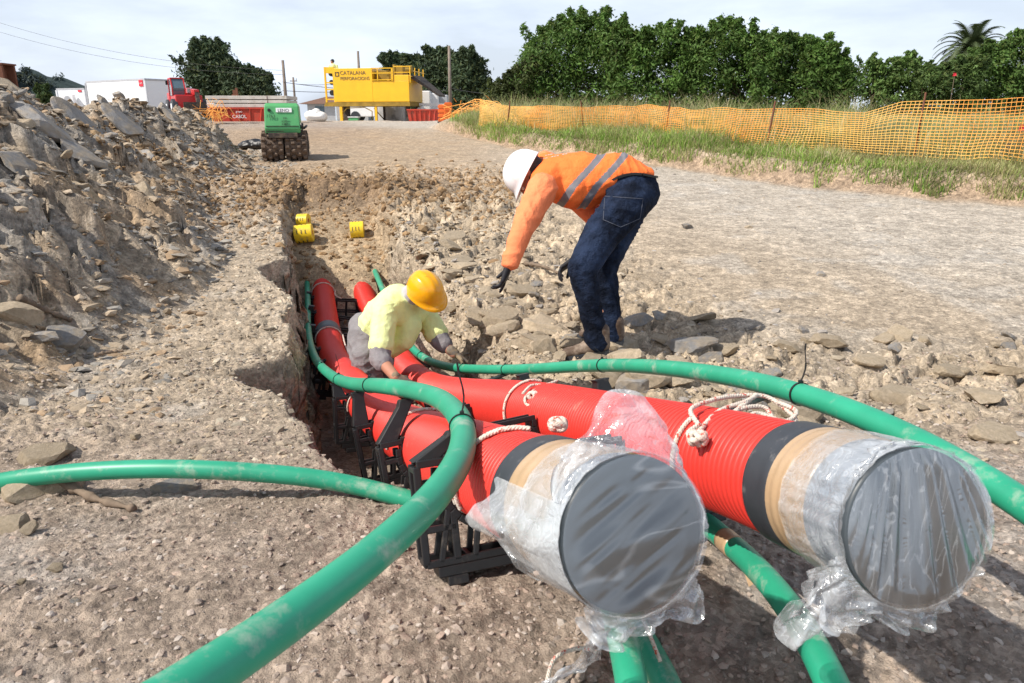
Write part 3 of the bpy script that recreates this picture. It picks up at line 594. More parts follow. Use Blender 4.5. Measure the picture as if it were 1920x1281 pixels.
def film(root, E, T, seed, kind):
    A, B = basis(T); A = -A if A[0] < 0 else A; B = np.cross(A, -T) if np.cross(A, -T)[2] > 0 else np.cross(-T, A)
    rg = np.random.default_rng(seed); n = 260; th = np.linspace(0, 2*np.pi, n, endpoint=False)
    def ring(s, r): return E[None]+T[None]*np.broadcast_to(s, (n,))[:, None]+A[None]*(r*np.cos(th))[:, None]+B[None]*(r*np.sin(th))[:, None]
    pn = lambda f, sd: sum(rg.normal()*np.cos(k*th+rg.uniform(0, 6.3))/k**.6 for k in range(f//2, f*2))*.35
    # sleeve from the tape to the rim, creased lengthwise
    rows = []; m = 30; cr = pn(9, 1); cr2 = pn(24, 2); cr3 = pn(14, 3)
    for i in range(m):
        t = i/(m-1); amp = .002+.0028*math.sin(t*3.1); r = .1235+amp*(1.3*cr*(1-t)+cr2*.8+.9*cr3*math.sin(t*5))+.002*vn(th*8, t*9+0*th, seed)
        rows.append(ring(-.175*(1-t)+.010*cr*(1-t), np.maximum(r, .1215)))
    V = np.concatenate(rows); i = np.arange(m-1)[:, None]*n; k = np.arange(n)[None]; k2 = (k+1) % n
    me = np_mesh('film_sleeve', V, np.stack([i+k, i+k2, i+n+k2, i+n+k], -1).reshape(-1, 4)); link('film_sleeve', me, M_filmL if kind == 'flat' else M_film, root)
    # film across the mouth
    rows = []; m2 = 44
    for i in range(m2):
        t = i/(m2-1); rr = .1205*(1-t)+.0008
        if kind == 'radial': x = rr*np.cos(th); y = rr*np.sin(th); g = np.arctan2(x+.02, .30-y); gg = g*34+2.2*vn(g*9, g*0+2, seed); f = (.0075*np.abs(np.sin(gg))**.7+.003*np.sin(gg*2.7+1))*min(1, t*5)
        else: x = rr*np.cos(th); y = rr*np.sin(th); f = (.0065*vn((x+y)*7, (y-.55*x)*26, seed)+.0022*vn((x+y)*10, (y-.55*x)*75, seed+1))*min(1, t*3)
        rows.append(ring(.011+f, rr))
    V = np.concatenate(rows); i = np.arange(m2-1)[:, None]*n
    me = np_mesh('film_face', V, np.stack([i+k, i+k2, i+n+k2, i+n+k], -1).reshape(-1, 4)); link('film_face', me, M_filmf if kind != 'radial' else M_film2, root)
    # loose skirts: (start angle, end angle, [outward reach fn], forward drift)
    def skirt(a0, a1, reach, back, ruff, sd, droop=0., name='film_flap'):
        nn = 60; mm = 16; a = np.linspace(a0, a1, nn); V = []
        for j in range(mm):
            v = j/(mm-1); R = reach(np.linspace(0, 1, nn))*v; w = ruff*v*np.sin(np.linspace(0, 1, nn)*(14+sd)+3*v+vn(np.linspace(0, 9, nn), v*4, sd)*2)+.02*v*vn(np.linspace(0, 14, nn), v*9+np.zeros(nn), sd+3)
            p = E[None]+T[None]*(-.004+back*v+w)[:, None]+(.1225+R)[:, None]*(A[None]*np.cos(a)[:, None]+B[None]*np.sin(a)[:, None])+np.array([0, 0, -droop*v*v])[None]
            V.append(p)
        V = np.concatenate(V); i = np.arange(mm-1)[:, None]*nn; kk = np.arange(nn-1)[None]
        me = np_mesh(name, V, np.stack([i+kk, i+kk+1, i+nn+kk+1, i+nn+kk], -1).reshape(-1, 4)); link(name, me, M_filmL if kind == 'flat' else M_film, root)
    return skirt, A, B
M_filmL = filmmat('milky_plastic_film', .16, .66, .16, (9, 9, 9)); M_film2 = filmmat('creased_plastic_film', .0, .16, .22, (20, 20, 2.2), .004, 0, 2, .16)
bump = lambda c, w_, h: (lambda u: h*np.exp(-((u-c)/w_)**2))
RAD = math.radians
sk, A1, B1 = film(R1, E1, T1, 5, 'flat')
sk(RAD(20), RAD(150), lambda u: .006+.085*np.exp(-((u-.50)/.15)**2)+.035*np.exp(-((u-.28)/.16)**2)+.03*np.exp(-((u-.78)/.14)**2)+.003*np.sin(u*23), -.03, .007, 3)
sk(RAD(-62), RAD(35), lambda u: .006+.010*np.sin(u*3.1)+.002*np.sin(u*25), -.03, .005, 4)
sk(RAD(-135), RAD(-40), lambda u: .01+.045*np.exp(-((u-.88)/.12)**2)+.028*np.exp(-((u-.3)/.2)**2)+.004*np.sin(u*11), -.015, .009, 5, .02)
sk(RAD(165), RAD(235), lambda u: .004+.022*np.sin(u*3.1), -.20, .012, 6)
sk(RAD(150), RAD(215), lambda u: .01+.05*np.exp(-((u-.45)/.2)**2), -.27, .012, 9)
sk2, A2, B2 = film(R2, E2, T2, 8, 'radial')
sk2(RAD(-150), RAD(-60), lambda u: .012+.055*np.exp(-((u-.12)/.16)**2)+.02*np.exp(-((u-.75)/.2)**2)+.003*np.sin(u*13), -.02, .009, 6, .02)
sk2(RAD(-165), RAD(-120), lambda u: .02+.085*np.exp(-((u-.45)/.25)**2), -.05, .014, 7, .05)
sk2(RAD(-60), RAD(60), lambda u: .004+.006*np.sin(u*3.1)+.002*np.sin(u*40), -.01, .004, 8)
sk2(RAD(60), RAD(140), lambda u: .002+.004*np.sin(u*3.1), -.02, .003, 2)
# the twisted tail of the left bag hanging to the ground
tl = np.array([P(1150, 1150, 1.15), P(1140, 1185, 1.17), P(1105, 1230, 1.2), P(1060, 1265, 1.22), P(1015, 1290, 1.24)]); tp = spline(tl, 40)
V = []; Fc = []
for i, p in enumerate(tp):
    wd = .026*(1-.55*i/39)*(1+.3*math.sin(i*.5)); a = i*.12
    for j in range(7): u = (j-3)/3; V.append(tuple(p+np.array([math.cos(a)*u*wd, .3*math.sin(a)*u*wd+.006*math.sin(j*2.5+i*.4), math.sin(a)*u*wd*.6])))
    if i: Fc += [(7*i-7+j, 7*i-6+j, 7*i+1+j, 7*i+j) for j in range(6)]
me = bpy.data.meshes.new('film_tail'); me.from_pydata(V, [], Fc); link('film_tail', me, M_film, R1)
# coupling sleeve on the left pipe down in the trench
cq = sub(RLc, 2.05, 2.22, 12); tube_obj('coupling_band', cq, [.1165]*2+[.1215]*8+[.1165]*2, mat('grey_band', (.14, .15, .16), .5), R1, 40)

def hose(c, label, n=24, r=.0285, group='green plastic hoses', parts=True):
    root = wempty('plastic_hose', label, 'hose', c[len(c)//2]-np.array([0, 0, r]), group)
    tube_obj('hose_tube', c, r, M_green, root, n); return root
GLp = survey(.057, [(573, 480, 8.6), (574, 495, 9), (577, 560, 10.3), (578, 620, 12), (590, 670, 15), (620, 703, 19), (660, 720, 24.5), (720, 724, 30), (780, 733, 34), (835, 752, 39.5), (870, 795, 46), (872, 850, 52), (830, 920, 59), (740, 1010, 68), (640, 1090, 77), (532, 1172, 86), (428, 1243, 96), (335, 1306, 104), (215, 1375, 112)])
GRp = survey(.057, [(692, 478, 8.7), (697, 493, 9), (712, 530, 10.5), (738, 590, 12.3), (770, 650, 13.9), (800, 675, 14.8), (840, 688, 15.8), (919, 693, 18), (1000, 692, 20.3), (1130, 685, 24.5), (1250, 690, 29.5), (1400, 712, 36), (1500, 738, 41), (1600, 772, 46), (1700, 815, 50), (1856, 903, 58), (2050, 1035, 68), (2300, 1230, 80)])
GLc = path(GLp, 420, 60); GRc = path(GRp, 420, 60)
H1 = hose(GLc, 'green hose looping over the left red pipe and out of the lower left corner')
H2 = hose(GRc, 'green hose running above the right red pipe and out of the right edge')
G3p = np.array([(-1.15, .75, .08), (-1.6, 1.2, .2), (-2.0, 1.8, .2)]+[tuple(P(x, y, d*.96)) for x, y, d in [(-60, 915, 2.5), (0, 903, 2.45), (150, 885, 2.40), (300, 879, 2.38), (450, 884, 2.38), (600, 898, 2.40), (700, 918, 2.40), (760, 935, 2.38), (890, 968, 2.36), (1050, 985, 2.3), (1200, 960, 2.25), (1300, 965, 2.1), (1345, 1000, 1.98), (1395, 1042, 1.82), (1450, 1100, 1.66), (1510, 1185, 1.46), (1555, 1270, 1.32), (1600, 1380, 1.2)]])
G3c = path(G3p, 420, 40)
H3 = hose(G3c, 'low green hose from the left edge passing under both red pipes, torn tape round it')
G4c = path(np.array([tuple(P(x, y, d)) for x, y, d in [(1110, 1010, 1.75), (1135, 1080, 1.6), (1155, 1150, 1.45), (1172, 1220, 1.36), (1185, 1290, 1.28), (1195, 1400, 1.2)]]), 120, 10)
G5c = path(np.array([tuple(P(x, y, d)) for x, y, d in [(1120, 1050, 1.8), (1165, 1130, 1.68), (1205, 1200, 1.56), (1240, 1265, 1.45), (1275, 1340, 1.36), (1320, 1420, 1.28)]]), 120, 10)
H4 = hose(G4c, 'short stretch of green hose straight below the left plastic bag, in front of its twin')
H5 = hose(G5c, 'short stretch of green hose emerging right of its twin below the left plastic bag')
# brown tape remnant on the low hose
T, A, B = frames(G3c); k0 = int(np.argmin(np.linalg.norm(G3c-P(1395, 1042, 1.82), axis=1)))
tube_obj('tape_patch', G3c[k0-3:k0+3], .0297, M_tape, H3, 20)
q = spline([P(1402, 1060, 1.8), P(1418, 1120, 1.76), P(1428, 1170, 1.72), P(1445, 1220, 1.66), P(1462, 1252, 1.6)], 24); V = []; Fc = []
for i, p in enumerate(q):
    wd = .014*(1-i/28); V += [tuple(p+np.array([-wd, .004*math.sin(i), 0])), tuple(p+np.array([wd, -.004*math.sin(i*.7), .003]))]
    if i: Fc.append((2*i-2, 2*i-1, 2*i+1, 2*i))
me = bpy.data.meshes.new('tape_tail'); me.from_pydata(V, [], Fc); link('tape_tail', me, M_tape, H3)

# ------------------------------------------------------------------ spacers, one pair of cradles each
def nearest(c, y): return c[int(np.argmin(np.abs(c[:, 1]-y)))]
def spacer(y, label, horns=True, width=.125):
    i = int(np.argmin(np.abs(RLc[:, 1]-y))); a = RLc[i]; t = RLc[min(i+4, 499)]-RLc[max(i-4, 0)]; t = t/np.linalg.norm(t)
    j = int(np.argmin(np.linalg.norm(RRc-a-np.array([.4, 0, 0]), axis=1))); j = int(np.argmin(np.abs((RRc-a)@t)+ (np.linalg.norm(RRc-a, axis=1) > 1.2)*9)); b = RRc[j]
    X = b-a; D = np.linalg.norm(X); X = X/D; Z = np.cross(X, t); Z = Z/np.linalg.norm(Z); Z = Z if Z[2] > 0 else -Z; Yv = np.cross(Z, X); mid = (a+b)/2
    root = wempty('pipe_spacer', label, 'spacer', mid-Z*.24, 'black plastic spacers carrying the two red pipes')
    def w3(x, yy, z): return Vector(mid+X*x+Yv*yy+Z*z)
    h = D/2; out = h+.115+.065; rot = Matrix((X, Yv, Z)).transposed()
    def bar(mb, p, q, wd=.016, dp=.03, yo=0): 
        p3 = w3(p[0], yo, p[1]); q3 = w3(q[0], yo, q[1]); dv = (q3-p3); zz = dv.normalized(); yy = Vector(Yv); xx = yy.cross(zz); R3 = Matrix((xx, yy, zz)).transposed(); mb.box((p3+q3)/2, (wd, dp, dv.length), rot=R3)
    fr = MB(); z0 = -.190; zt = .0
    for yo in (-.032, .032):
        for x0, x1 in ((-out, out),): bar(fr, (x0, z0), (x1, z0), .018, .012, yo)
        for cx in (-h, h):
            pr = None
            for k in range(19):
                an = math.pi*(-1.06+1.12*k/18); q_ = (cx+.128*math.cos(an), .128*math.sin(an))
                if pr: bar(fr, pr, q_, .018, .014, yo)
                pr = q_
            for an in (-1.2, -1.95, -.55, -2.6): bar(fr, (cx+.135*math.cos(an), .135*math.sin(an)), (cx+(.135 if abs(an) < 1.3 or abs(an) > 1.8 else .0)*1.25*math.cos(an), z0), .014, .012, yo)
        for sx in (-1, 1):
            bar(fr, (sx*out, z0), (sx*out, zt+.04), .018, .012, yo); bar(fr, (sx*(out-.075), z0), (sx*(out-.075), zt+.06), .018, .012, yo)
            bar(fr, (sx*(out-.085), zt+.045), (sx*out, zt+.045), .018, .012, yo); bar(fr, (sx*(h+.13), -.01), (sx*out, -.01), .016, .012, yo); bar(fr, (sx*(h+.10), -.11), (sx*out, -.11), .016, .012, yo)
        bar(fr, (0, z0), (0, .03), .02, .012, yo); bar(fr, (-h+.12, .03), (h-.12, .03), .018, .012, yo); bar(fr, (-h+.1, -.09), (h-.1, -.09), .016, .012, yo)
    for xx in np.linspace(-out, out, 9): fr.box(w3(xx, 0, z0), (.012, .064, .017), rot=rot)
    for sx in (-1, 1): fr.box(w3(sx*out, 0, zt+.03), (.017, .064, .012), rot=rot); fr.box(w3(sx*out, 0, -.1), (.017, .064, .012), rot=rot)
    fr.build('frame', M_black, root, bevel=.0025)
    bs = MB(); bs.box(w3(0, 0, z0-.022), (2*out-.05, .075, .026), rot=rot); bs.build('base_beam', M_black, root, bevel=.003)
    for xx in (-out+.07, -h*.35, h*.35, out-.07):
        ft = MB(); ft.box(w3(xx, 0, z0-.045), (.05, .085, .022), rot=rot); ft.build('foot', M_black, root, bevel=.003)
    if horns:
        for sx, g in ((-1, GLc), (1, GRc)):
            k = int(np.argmin(np.abs((g-mid)@t)+(np.linalg.norm(g-mid, axis=1) > 1.0)*9)); gp = g[k]
            top = gp-np.array([0, 0, .031]); base = np.array(w3(sx*(h+.155), 0, .05)); vec = top-base
            if vec[2] < .02 or np.linalg.norm(vec[:2]) > .22 or vec[2] > .4: top = base+np.array(Z)*.06; gp = None
            hn = MB(); n_ = 6; ring = []
            for q_ in range(n_+1):
                u = q_/n_; c = base+(top-base)*u; wx = .034*(1-u)+.020*u; wy = .030*(1-u)+.022*u
                if u > .85: wx *= 1.5
                ring += [c+X*dx*wx+Yv*dy*wy for dx, dy in ((-1, -1), (1, -1), (1, 1), (-1, 1))]
            hn.add(ring, [(4*q_+k2, 4*q_+(k2+1) % 4, 4*q_+4+(k2+1) % 4, 4*q_+4+k2) for q_ in range(n_) for k2 in range(4)]+[(3, 2, 1, 0), tuple(4*n_+k2 for k2 in range(4))])
            hn.build('horn', M_black, root, bevel=.004)
    return root
for y, l in ((1.66, 'black spacer nearest the camera, standing on the gravel beneath the wrapped pipe ends'), (2.25, 'black spacer second from the camera, under the bend of the looping green hose'),
             (2.95, 'black spacer third from the camera, in the mouth of the trench'), (3.75, 'black spacer just in front of the crouching man, deeper in the trench'),
             (5.45, 'black spacer right behind the crouching man'), (6.05, 'black spacer beside the grey band of the left pipe'), (6.6, 'black spacer third from the far end of the pipes'), (7.15, 'second last black spacer before the earth fill'), (7.7, 'last black spacer at the foot of the earth fill')):
    spacer(y, l)

# ------------------------------------------------------------------ cable ties round the hoses
def tie(c, y, label, tail=None, idx=None):
    i = idx if idx is not None else int(np.argmin(np.abs(c[:, 1]-y))); i = min(max(i, 2), len(c)-3); p = c[i]; t = c[i+2]-c[i-2]; t /= np.linalg.norm(t); A = np.cross(t, [0, 0, 1.]); A /= np.linalg.norm(A); B = np.cross(A, t)
    root = wempty('cable_tie', label, 'cable tie', p, 'black cable ties on the green hoses')
    th = np.linspace(0, 2*np.pi, 30, endpoint=False); V = []
    for r_, s_ in ((.0290, -.003), (.0315, -.003), (.0315, .003), (.0290, .003)): V += [tuple(p+t*s_+r_*(A*math.cos(k)+B*math.sin(k))) for k in th]
    m = MB(); m.add(V, [(a*30+k, a*30+(k+1) % 30, ((a+1) % 4)*30+(k+1) % 30, ((a+1) % 4)*30+k) for a in range(4) for k in range(30)]); m.build('loop', M_wire, root)
    top = p+B*.033; m = MB(); m.box(top, (.010, .010, .007)); m.build('lock', M_wire, root)
    if tail is not None:
        e = top+np.array(tail); m = MB(); pr = top
        for k in range(1, 7): q_ = top+(e-top)*k/6+np.array([.006*math.sin(k*.8), 0, 0]); m.bar(pr, q_, .0042, .0018); pr = q_
        m.build('tail', M_wire, root)
def idx_of(c, px, py):
    q = c-C_; d = q@F_; x = 960+1400*(q@R3_)/d; y = 640.5-1400*(q@U_)/d; return int(np.argmin(np.hypot(x-px, y-py)+(d < .3)*1e5))
R3_ = np.array([1., 0, 0])
for c, px, py, tail, l in ((GLc, 872, 800, (-.004, .02, .115), 'cable tie with a long upright tail on top of the big hose bend'), (GLc, 695, 723, (.0, .01, .02), 'cable tie on the looping hose right in front of the crouching man'),
        (GLc, 637, 711, (-.002, .0, .10), 'cable tie on the looping hose where it leaves the trench'), (GLc, 603, 690, (0, 0, .02), 'cable tie on the left hose beside the second spacer in the trench'), (GLc, 579, 610, (0, 0, .02), 'cable tie on the left hose deep in the trench'),
        (GRc, 1503, 738, (.012, .01, .10), 'cable tie with an upright tail on the right hose above the black band'), (GRc, 1131, 685, (-.03, .0, .05), 'cable tie on the right hose below the brown boots'),
        (GRc, 948, 693, (0, 0, .015), 'cable tie on the right hose between the two men'), (GRc, 868, 690, (0, 0, .03), 'cable tie under the gloved hand of the crouching man'), (GRc, 790, 668, (0, 0, .02), 'cable tie on the right hose behind the crouching man arm')):
    tie(c, 0, l, tail, idx_of(c, px, py))

# ------------------------------------------------------------------ ropes
def rope(name_label, strands, r=.0052, knot=None):
    root = wempty('rope', name_label, 'rope', strands[0][0], 'white ropes with red flecks tied round the red pipes')
    for s in strands:
        c = spline(np.array(s), max(24, 14*len(s))); m = MB(); T, A, B = frames(c); L_ = np.r_[0, np.cumsum(np.linalg.norm(np.diff(c, axis=0), axis=1))]
        for k in range(3):
            a = L_*260+k*2.094; q_ = c+(A*np.cos(a)[:, None]+B*np.sin(a)[:, None])*r*.42; Lk = int(len(c)); m.tube(q_, r*.62, 6)
        m.build('strand', M_rope, root, smooth=True)
    if knot is not None:
        m = MB(); rg = np.random.default_rng(int(abs(knot[0]*1000)))
        for k in range(5):
            ax = rg.normal(size=3); ax /= np.linalg.norm(ax); u = np.cross(ax, [0, .3, 1]); u /= np.linalg.norm(u); v = np.cross(ax, u); th = np.linspace(0, 2*np.pi, 22)
            m.tube([np.array(knot)+(u*math.cos(t)*.017+v*math.sin(t)*.012)+ax*.008*math.sin(2*t)+rg.normal(size=3)*.0003 for t in th], r*1.05, 7)
        m.build('knot', M_rope, root, smooth=True)
    return root
def around(c, i, a0, a1, r=.123, n=14, skew=0):
    p = c[i]; t = c[min(i+3, len(c)-1)]-c[i-3]; t /= np.linalg.norm(t); A = np.cross(t, [0, 0, 1.]); A /= np.linalg.norm(A); A = A if A[0] > 0 else -A; B = np.cross(A, t); B = B if B[2] > 0 else -B
    return [p+t*skew*(k/(n-1)-.5)+r*(A*math.cos(a)+B*math.sin(a)) for k, a in enumerate(np.linspace(a0, a1, n))]
def surf(c, i, a, r=.13): return around(c, i, a, a+.01, r, 2)[0]
i1 = idx_of(RLc, 960, 900); i2 = idx_of(RRc, 1000, 770); i3 = idx_of(RRc, 1350, 855); i4 = idx_of(RLc, 815, 830); i5 = idx_of(RLc, 700, 765)
k1 = P(1046, 796, 1.58)
rope('rope round the left red pipe with a fat knot on top behind the black band', [around(RLc, i1, 1.25, 3.6, .121, 14, -.10), around(RLc, i1, 1.3, 3.5, .1215, 14, -.14)], .0055, k1)
bl = [P(x, y, d) for x, y, d in [(1312, 800, 1.60), (1295, 770, 1.66), (1330, 752, 1.72), (1385, 742, 1.78), (1440, 745, 1.8), (1478, 772, 1.76), (1490, 790, 1.70), (1455, 790, 1.70), (1435, 765, 1.74), (1395, 765, 1.72), (1350, 790, 1.66), (1325, 810, 1.60), (1310, 835, 1.55), (1290, 815, 1.57), (1312, 795, 1.6)]]
bl2 = [P(x, y, d) for x, y, d in [(1305, 815, 1.56), (1350, 770, 1.69), (1400, 752, 1.75), (1420, 740, 1.80), (1380, 770, 1.70), (1350, 805, 1.62), (1385, 800, 1.62), (1420, 775, 1.7), (1470, 790, 1.68), (1492, 770, 1.74), (1460, 755, 1.78)]]
rope('big tangle of rope lying in loops on top of the right red pipe', [bl, bl2, around(RRc, i3, 2.1, 4.2, .121)], .0058, P(1308, 822, 1.55))
b3 = [P(x, y, d) for x, y, d in [(1045, 714, 2.78), (1010, 728, 2.72), (985, 745, 2.68), (990, 760, 2.64), (1020, 750, 2.66), (1035, 728, 2.74), (1000, 722, 2.74), (980, 738, 2.68)]]
rope('knotted rope with two short loops on the right red pipe at its middle', [b3, around(RRc, i2, 1.2, 3.9, .121)], .0058, P(1000, 742, 2.66))
rope('thin rope slanting over the left red pipe behind the hose bend', [around(RLc, i4-8, .9, 3.3, .121, 12, -.25)], .0055)
rope('rope tied over the left red pipe at the mouth of the trench', [around(RLc, i5, .8, 3.3, .121, 12, -.2)], .0055)
i6 = idx_of(RLc, 613, 638); i7 = idx_of(RLc, 606, 550)
rope('rope across the left pipe with its ends trailing behind the crouching man', [around(RLc, i6, -.2, 3.3, .121), [surf(RLc, i6, .3), P(648, 648, 6.3), P(655, 665, 6.1), P(662, 680, 5.9)]], .007)
rope('rope round the left pipe nearest the earth fill', [around(RLc, i7, -.2, 3.3, .121), [surf(RLc, i7, .2), P(632, 556, 7.7), P(640, 560, 7.7)]], .007)
rope('loose white rope end lying on the gravel below the left plastic bag', [[P(1022, 1290, 1.38), P(1040, 1235, 1.44), P(1070, 1219, 1.46), P(1100, 1216, 1.46), P(1118, 1222, 1.45)]], .0042)
rope('red flecked cord hanging down right of the twin hoses below the left bag', [[P(1205, 1160, 1.4), P(1222, 1200, 1.38), P(1238, 1240, 1.36)]], .004)
# twigs and bark
def stick(pts, r, label, mt=M_wood, cat='stick'):
    c = spline(pts, 40); rr = r*(1+.25*np.sin(np.arange(40)*.7)+.15*RNG.normal(size=40))*np.linspace(1, .55, 40); o = tube_obj('stick', c, rr, mt, None, 8); tag(o, label, cat)
def og(px, py, dz=.01): q = on_ground(px, py); return q+np.array([0, 0, dz])
stick([og(40, 578, .06), og(75, 592, .05), og(135, 607, .02)], .022, 'dark wooden stake lying at the foot of the heap')
stick([og(178, 676, .03), og(205, 672, .035), og(233, 667, .03)], .012, 'short dark stick lying on the trodden ground left of the trench')
stick([og(85, 915, .035), og(130, 925, .03), og(175, 944, .02), og(252, 957, .005)], .016, 'curled strip of bark below the green hose at left')
stick([og(985, 500, .03), og(1020, 512, .05), og(1050, 520, .03)], .018, 'forked dry branch lying behind the bent man knee')
stick([og(1140, 455, .03), og(1165, 470, .02)], .01, 'thin twig on the track behind the bent man')

# ------------------------------------------------------------------ rolls of yellow tape
def roll(p, r, wd, axis, label):
    root = wempty('tape_roll', label, 'tape roll', p, 'rolls of yellow warning tape')
    a = Vector(axis).normalized(); m = MB(); n = 40; q = a.to_track_quat('Z', 'Y').to_matrix(); prof = [(r, -wd/2), (r*1.005, 0), (r, wd/2), (r*.32, wd/2), (r*.32, -wd/2)]; V = []
    for rr, z in prof: V += [Vector(p)+q@Vector((rr*math.cos(2*math.pi*k/n), rr*math.sin(2*math.pi*k/n), z)) for k in range(n)]
    m.add(V, [(i*n+k, i*n+(k+1) % n, ((i+1) % 5)*n+(k+1) % n, ((i+1) % 5)*n+k) for i in range(5) for k in range(n)]); m.build('tape_coil', M_yel, root, bevel=0)
    co = MB(); co.cyl(Vector(p)-a*wd*.48, Vector(p)+a*wd*.48, r*.31, n=20); co.build('core', mat('cardboard_core', (.45, .1, .03), .8), root)
    mk = MB()
    for k in range(5):
        an = k*2*math.pi/5+.3
        for z in (-.3, -.05, .18):
            c = Vector(p)+q@Vector((r*1.007*math.cos(an), r*1.007*math.sin(an), z*wd)); R3 = (q@Matrix.Rotation(an, 3, 'Z')); mk.box(c, (.002, r*.42, wd*.05), rot=R3)
    mk.build('printed_bars', M_blackink, root); return root
def wroll(px, py, Y, r, wd, axis, l): roll(W(px, py, Y), r, wd, axis, l)
wroll(570, 438, 8.75, .105, .20, (1, .1, .1), 'yellow tape roll lying on the earth fill, front one of the left pair')
wroll(569, 414, 9.15, .085, .13, (1, -.1, .05), 'yellow tape roll standing behind another one at the left')
wroll(670, 432, 8.95, .105, .155, (1, .12, .05), 'single yellow tape roll on the right part of the earth fill')
# ------------------------------------------------------------------ people: one continuous body, clothing as children
def hull_mesh(groups):
    bm = bmesh.new()
    for g in groups:
        b2 = bmesh.new()
        for it in g:
            c, r = it[0], it[1]; R3 = it[2] if len(it) > 2 else None; r = (r, r, r) if not hasattr(r, '__len__') else r
            b3 = bmesh.new(); bmesh.ops.create_icosphere(b3, subdivisions=2, radius=1)
            for v in b3.verts:
                q = Vector((v.co.x*r[0], v.co.y*r[1], v.co.z*r[2])); q = R3@q if R3 is not None else q; b2.verts.new(q+Vector(c))
            b3.free()
        bmesh.ops.convex_hull(b2, input=b2.verts); bmesh.ops.delete(b2, geom=[v for v in b2.verts if not v.link_faces], context='VERTS')
        me = bpy.data.meshes.new('t'); b2.to_mesh(me); b2.free(); bm.from_mesh(me); bpy.data.meshes.remove(me)
    me = bpy.data.meshes.new('t'); bm.to_mesh(me); bm.free(); return me
def blob(name, groups, mats, parent, vox=.01, smooth=6, disp=None, matfn=None):
    me = hull_mesh(groups); o = bpy.data.objects.new('tmp', me); COL.objects.link(o)
    r = o.modifiers.new('r', 'REMESH'); r.mode = 'VOXEL'; r.voxel_size = vox; s = o.modifiers.new('s', 'SMOOTH'); s.iterations = smooth; s.factor = .5
    dg = bpy.context.evaluated_depsgraph_get(); dg.update(); m2 = bpy.data.meshes.new_from_object(o.evaluated_get(dg)); bpy.data.objects.remove(o)
    n = len(m2.vertices); co = np.zeros(n*3, np.float32); m2.vertices.foreach_get('co', co); co = co.reshape(-1, 3).astype(float)
    if disp is not None:
        no = np.zeros(n*3, np.float32); m2.vertex_normals.foreach_get('vector', no) if hasattr(m2, 'vertex_normals') else m2.vertices.foreach_get('normal', no); no = no.reshape(-1, 3)
        co = co+no*disp(co)[:, None]; m2.vertices.foreach_set('co', co.astype(np.float32).ravel()); m2.update()
    m2.name = name; ob = link(name, m2, mats, parent)
    if matfn is not None:
        k = len(m2.polygons); c = np.zeros(k*3, np.float32); m2.polygons.foreach_get('center', c); m2.polygons.foreach_set('material_index', matfn(c.reshape(-1, 3)).astype(np.int32))
    return ob
def limb(*j): return [[j[k], j[k+1]] for k in range(len(j)-1)]
def folds(axis_pts, amp, freq, seed, fine=.0015):
    a, b = np.array(axis_pts[0]), np.array(axis_pts[1]); ax = (b-a)/np.linalg.norm(b-a)
    def f(co):
        s = (co-a)@ax; w_ = vn3(co*4.5, seed)*3.2; r = np.sin(s*freq*2.6+w_*2.4); r2 = np.sin(s*freq*1.1+vn3(co*3, seed+5)*6); k = np.clip(.35+1.3*vn3(co*4, seed+2), 0, 1)
        return amp*(.75*(1-np.abs(r))**1.6*k-.2)+amp*.45*(1-np.abs(r2))*np.clip(.4+vn3(co*3, seed+7), 0, 1)+fine*vn3(co*40, seed+3)
    return f
def hand(wrist, fdir, pnorm, side, curl=(.5, .7, .5), spread=.12, s=1., thumb=.7, idxcurl=None):
    """capsule groups: palm, four fingers of unequal length, thumb leaving the side of the palm"""
    f = Vector(fdir).normalized(); n = Vector(pnorm); n = (n-f*n.dot(f)).normalized(); a = f.cross(n)*side; w_ = Vector(wrist); g = []
    pb = w_+f*.012*s; pt = w_+f*.088*s
    g.append([(pb, .022*s), (pb+a*.012*s, .018*s), (pb-a*.012*s, .018*s), (pt+a*.031*s, .0125*s), (pt-a*.031*s, .012*s), (pt+n*.003, .014*s)])
    for k, (off, ln) in enumerate(((.030, .072), (.010, .080), (-.010, .075), (-.029, .058))):
        p = pt+a*off*s; d = (f+a*(off*spread*30)).normalized(); an = 0; cc = curl if not (k == 0 and idxcurl is not None) else idxcurl; pr = p; rr = .0098
        for j, fr in enumerate((.45, .30, .25)):
            an += cc[j]*(1+.08*k); dd = d*math.cos(an)+n*math.sin(an); q = pr+dd*ln*fr*s; g.append([(pr, rr*s), (q, (rr-.0008)*s)]); pr = q; rr -= .0009
    b = w_+f*.030*s+a*.024*s+n*.006; m1 = b+(f*.55+a*.75+n*.25).normalized()*.038*s; m2 = m1+(f*.8+a*(.5-thumb*.6)+n*thumb).normalized()*.030*s; m3 = m2+(f*.8+a*(.2-thumb*.6)+n*thumb).normalized()*.024*s
    g += [[(b, .016*s), (m1, .0125*s)], [(m1, .0115*s), (m2, .0105*s)], [(m2, .0105*s), (m3, .009*s)]]
    return g
def rotm(up, fwd):
    z = Vector(up).normalized(); y = Vector(fwd); y = (y-z*y.dot(z)).normalized(); x = y.cross(z); return Matrix((x, y, z)).transposed()     # x right, y forward, z up of the head
